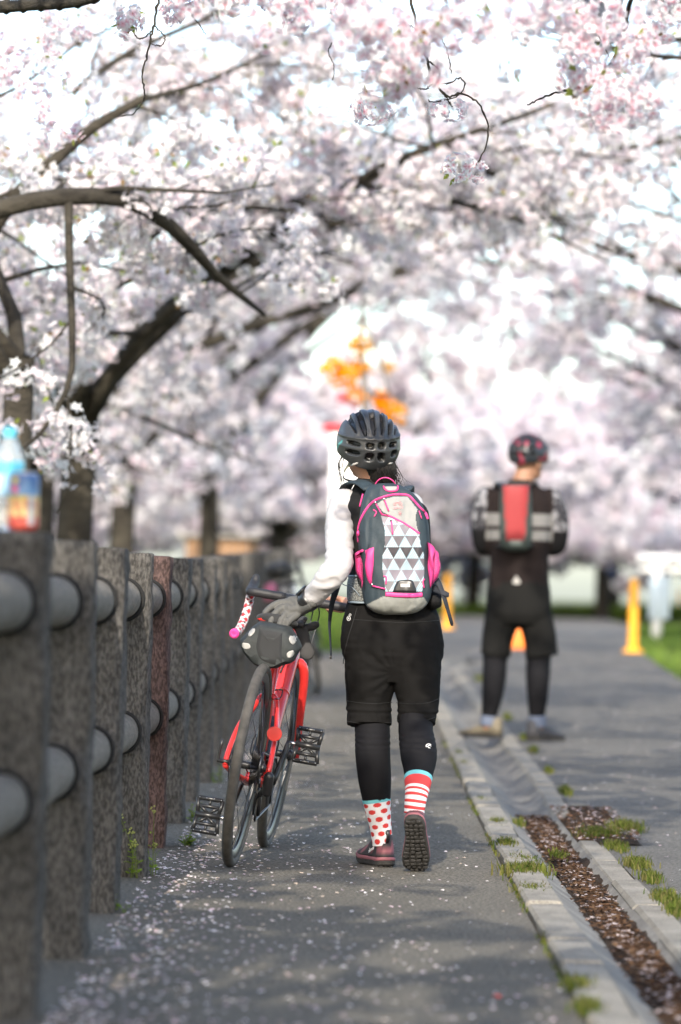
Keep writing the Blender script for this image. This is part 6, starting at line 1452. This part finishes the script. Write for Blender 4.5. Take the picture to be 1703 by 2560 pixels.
# guard rail on the right
gy0 = 52.0
gb = P(1700, 1500, gy0); rail = thing('guard_rail', (5.2, gy0, float(gz(gy0)) - .05), 'white guard rail at the right edge behind the bollards', 'guard rail')
for k, v in enumerate((1398, 1424)):
    a, b = P(1606, v, gy0), P(1606, v, gy0) + np.array([4.2, .8, .0]); mb = MB(); mb.capsule([a, b], .075 if k == 0 else .045, 10); obj('rail', mb, m_white, rail)
for k in range(3):
    a = P(1645, 1400, gy0) + np.array([1.5 * k, .28 * k, 0]); mb = MB(); mb.tube([[a[0], a[1], float(gz(a[1])) - .1], a], .07, 10); obj('post', mb, m_white, rail)
a, b = P(1648, 1500, gy0 - 2.5), 0; sg_ = thing('notice_board', (a[0], a[1], float(gz(a[1])) - .05), 'pale blue notice board below the white guard rail', 'sign')
mb = MB(); mb.box(a + [0, 0, .03], (.27, .03, .56), .008); obj('panel', mb, mat('pale_blue', (.5, .6, .66), .5, var=.1, vscale=5), sg_)
mb = MB(); mb.tube([[a[0], a[1] + .03, float(gz(a[1])) - .1], a + [0, .03, .2]], .022, 10); obj('leg', mb, m_white, sg_)
# decorated pole with a white banner
py = 31.0; base = P(912, 1500, py); base[2] = float(gz(py)) - .05; dp_ = thing('decorated_pole', base, 'grey pole hung with yellow artificial flowers above the walking person', 'pole')
mb = MB(); mb.tube(smooth_path([base, [base[0], base[1], 1.6], P(915, 1000, py), P(902, 850, py), P(908, 740, py)], 24), np.linspace(.035, .018, 24), 10); pole = obj('pole', mb, mat('pole_grey', (.16, .15, .14), .6), dp_)
mb = MB(); mb.tube(smooth_path([P(912, 800, py), P(945, 880, py - .1), P(975, 990, py - .2)], 16), np.linspace(.022, .010, 16), 8); obj('arm', mb, MATS['pole_grey'], dp_)
m_flw = leafmat('artificial_flower', tr=.3)
def bunch(c, r_, n, col, seed, name='flower_bunch'):
    rng = np.random.default_rng(seed); V, Fc, C = [], [], []; o = 0
    for i in range(n):
        d = nrm(rng.normal(0, 1, 3)); p = c + d * r_ * rng.uniform(.3, 1.0) * np.array([1, .7, 1]); B = basis(d + rng.normal(0, .4, 3)); s_ = r_ * .42
        v_ = np.array([[0, 0, 0], [.5, .35, .25], [1, 0, .3], [.5, -.35, .25], [-.5, .4, .25], [-1, 0, .3], [-.5, -.4, .25]]) * s_ @ B.T + p
        V.append(v_); Fc += [(o, o + 1, o + 2), (o, o + 2, o + 3), (o, o + 4, o + 5), (o, o + 5, o + 6)]; C.append(np.repeat([np.array(col) * rng.uniform(.8, 1.1)], 7, 0)); o += 7
    obj(name, fast_mesh(name, np.vstack(V), Fc, np.vstack(C)), m_flw, dp_)
for i, (u, v, r_, c_) in enumerate([(902, 858, .13, (.8, .5, .06)), (832, 920, .13, (.9, .5, .03)), (866, 940, .14, (.9, .47, .02)), (900, 920, .10, (.75, .42, .05)), (892, 990, .10, (.8, .45, .16)), (956, 1008, .12, (.9, .42, .02)), (985, 1035, .12, (.82, .45, .05)), (968, 915, .08, (.7, .5, .2))]):
    bunch(P(u, v, py), r_ * .9, 60, tuple(np.array(c_) * [.95, .78, .5]), i)
bunch(P(858, 996, py), .07, 26, (.55, .05, .07), 20, 'red_ribbon'); bunch(P(880, 1003, py), .06, 22, (.55, .05, .07), 21, 'red_ribbon')
by_ = 30.5; bb0 = P(848, 1100, by_); bn = thing('banner', (bb0[0], by_, float(gz(by_)) - .05), 'tall white banner with red ends on a pole behind the walking person', 'banner')
mb = MB(); x0 = P(826, 1090, by_)[0]; zt, zb = P(850, 1072, by_)[2], P(850, 1330, by_)[2]
rg_ = []
for z in np.linspace(zb, zt, 18): rg_.append([(x0 + t * .30, by_ + .02 * math.sin(t * 5 + z * 3) + d_, z) for d_ in (0,) for t in np.linspace(0, 1, 8)] + [(x0 + t * .30, by_ + .02 * math.sin(t * 5 + z * 3) + .004, z) for t in np.linspace(1, 0, 8)])
mb.loft(rg_); ban = obj('cloth', mb, m_white, bn)
mb = MB(); mb.loft([[(x0 + t, by_ - .004 + .02 * math.sin(t / .3 * 5 + z * 3), z) for t in np.linspace(-.05, .1, 6)] + [(x0 + t, by_ + .008 + .02 * math.sin(t / .3 * 5 + z * 3), z) for t in np.linspace(.1, -.05, 6)] for z in np.linspace(zt - .03, zt + .04, 4)]); obj('red_hem', mb, mat('banner_red', (.5, .04, .05), .6), bn)
mb = MB(); mb.tube([[x0 + .31, by_, float(gz(by_)) - .1], [x0 + .31, by_, zt + .1]], .014, 8); obj('pole', mb, m_white, bn)
# timber shed beyond the fence
sx, sy = P(545, 1350, 57.0)[0], 57.0; shed = thing('timber_shed', (sx, sy, float(gz(sy)) - .06), 'low brown timber shed beyond the fence on the left', 'shed'); m_tim = mat('brown_timber', (.22, .13, .07), .8, var=.25, vscale=6)
zt = P(545, 1345, sy)[2]
for k in range(9):
    mb = MB(); z0 = float(gz(sy)) - .06; mb.box((sx - .42 + k * .105, sy, (z0 + zt) / 2), (.1, .03, zt - z0), .004); obj('plank', mb, m_tim, shed)
mb = MB(); mb.box((sx + .53, sy + .3, (z0 + zt) / 2 + .02), (.10, .10, zt - z0 + .06), .006); obj('corner_post', mb, mat('pale_timber', (.42, .27, .14), .8), shed)
mb = MB(); mb.box((sx, sy + .35, zt + .03), (1.25, 1.0, .05), .01); obj('roof', mb, mat('roof_grey', (.3, .28, .25), .8), shed)
# a second bicycle leaning on the fence
g2 = G(792, 1738); m_fr2 = mat('dark_frame_paint', (.03, .035, .04), .3, coat=.4)
M2 = Matrix.Translation((float(g2[0]), float(g2[1]), float(gz(g2[1])))) @ Matrix.Rotation(R(9), 4, 'Z') @ Matrix.Rotation(R(-13), 4, 'Y')
b2, BK2 = bicycle('bicycle', M2, 'dark blurred bicycle with pouches leaning on the fence further on', m_fr2, m_blk, hero=False)
for nm, c_, r_, mm in (('pink_pouch', (-.12, .62, .78), (.06, .08, .07), mat('pouch_pink', (.55, .16, .24), .7)), ('white_pouch', (.04, .60, .76), (.06, .08, .06), m_white), ('frame_bag', (-.05, .30, .93), (.10, .14, .06), m_fabk)):
    mb = MB(); mb.ball(c_, r_, 16, 10); me = mb.mesh(nm); V = verts(me); V += np.stack([vnoise(V, 18, 1) - .5, vnoise(V, 18, 2) - .5, vnoise(V, 18, 3) - .5], 1) * .04; me.vertices.foreach_set('co', V.astype(np.float32).ravel()); obj(nm, me, mm, b2)
# a rider far down the road
fy = 99.0; fp = P(1508, 1538, fy); fp[2] = float(gz(fy)) - .014
M3_ = Matrix.Translation((float(fp[0]), fy, float(fp[2]))) @ Matrix.Rotation(R(176), 4, 'Z')
b3, _ = bicycle('bicycle', M3_, 'tiny blurred bicycle ridden far down the road', m_fr2, m_blk, hero=False)
rd = thing('person', fp, 'tiny blurred rider in dark blue far down the road', 'person')
def fr(x, y_, z): return fp + np.array([-x, -y_, z])
rb = MB(); rb.capsule([fr(0, .22, .92), fr(0, .32, 1.15), fr(0, .42, 1.36)], [.14, .14, .15]); rb.capsule([fr(0, .44, 1.42), fr(0, .47, 1.5)], .055); rb.ball(fr(0, .48, 1.58), (.08, .1, .11))
for s_ in (-1, 1):
    rb.capsule([fr(s_ * .17, .42, 1.36), fr(s_ * .22, .6, 1.12), fr(s_ * .2, .86, .93)], [.055, .045, .035]); kz = .28 if s_ > 0 else -.06
    rb.capsule([fr(s_ * .09, .24, .88), fr(s_ * .1, .55, .66 + kz * .5), fr(s_ * .11, .42, .26 + kz)], [.085, .065, .045]); rb.capsule([fr(s_ * .11, .42, .2 + kz), fr(s_ * .11, .58, .17 + kz)], .035)
    rb.ball(fr(s_ * .2, .88, .92), .042)
rm = union(rb, 'body', .02, 4); V = verts(rm); c_ = np.where((V[:, 2] > fp[2] + 1.47)[:, None], [[.45, .25, .17]], np.where((V[:, 2] > fp[2] + .95)[:, None], [[.03, .05, .12]], [[.03, .03, .035]])); set_col(rm, c_); obj('body', rm, mat('rider_colours', vcol=True, rough=.8), rd)
mb = MB(); mb.ball(fr(0, .47, 1.63), (.095, .12, .085)); obj('helmet', mb, m_blk, rd)
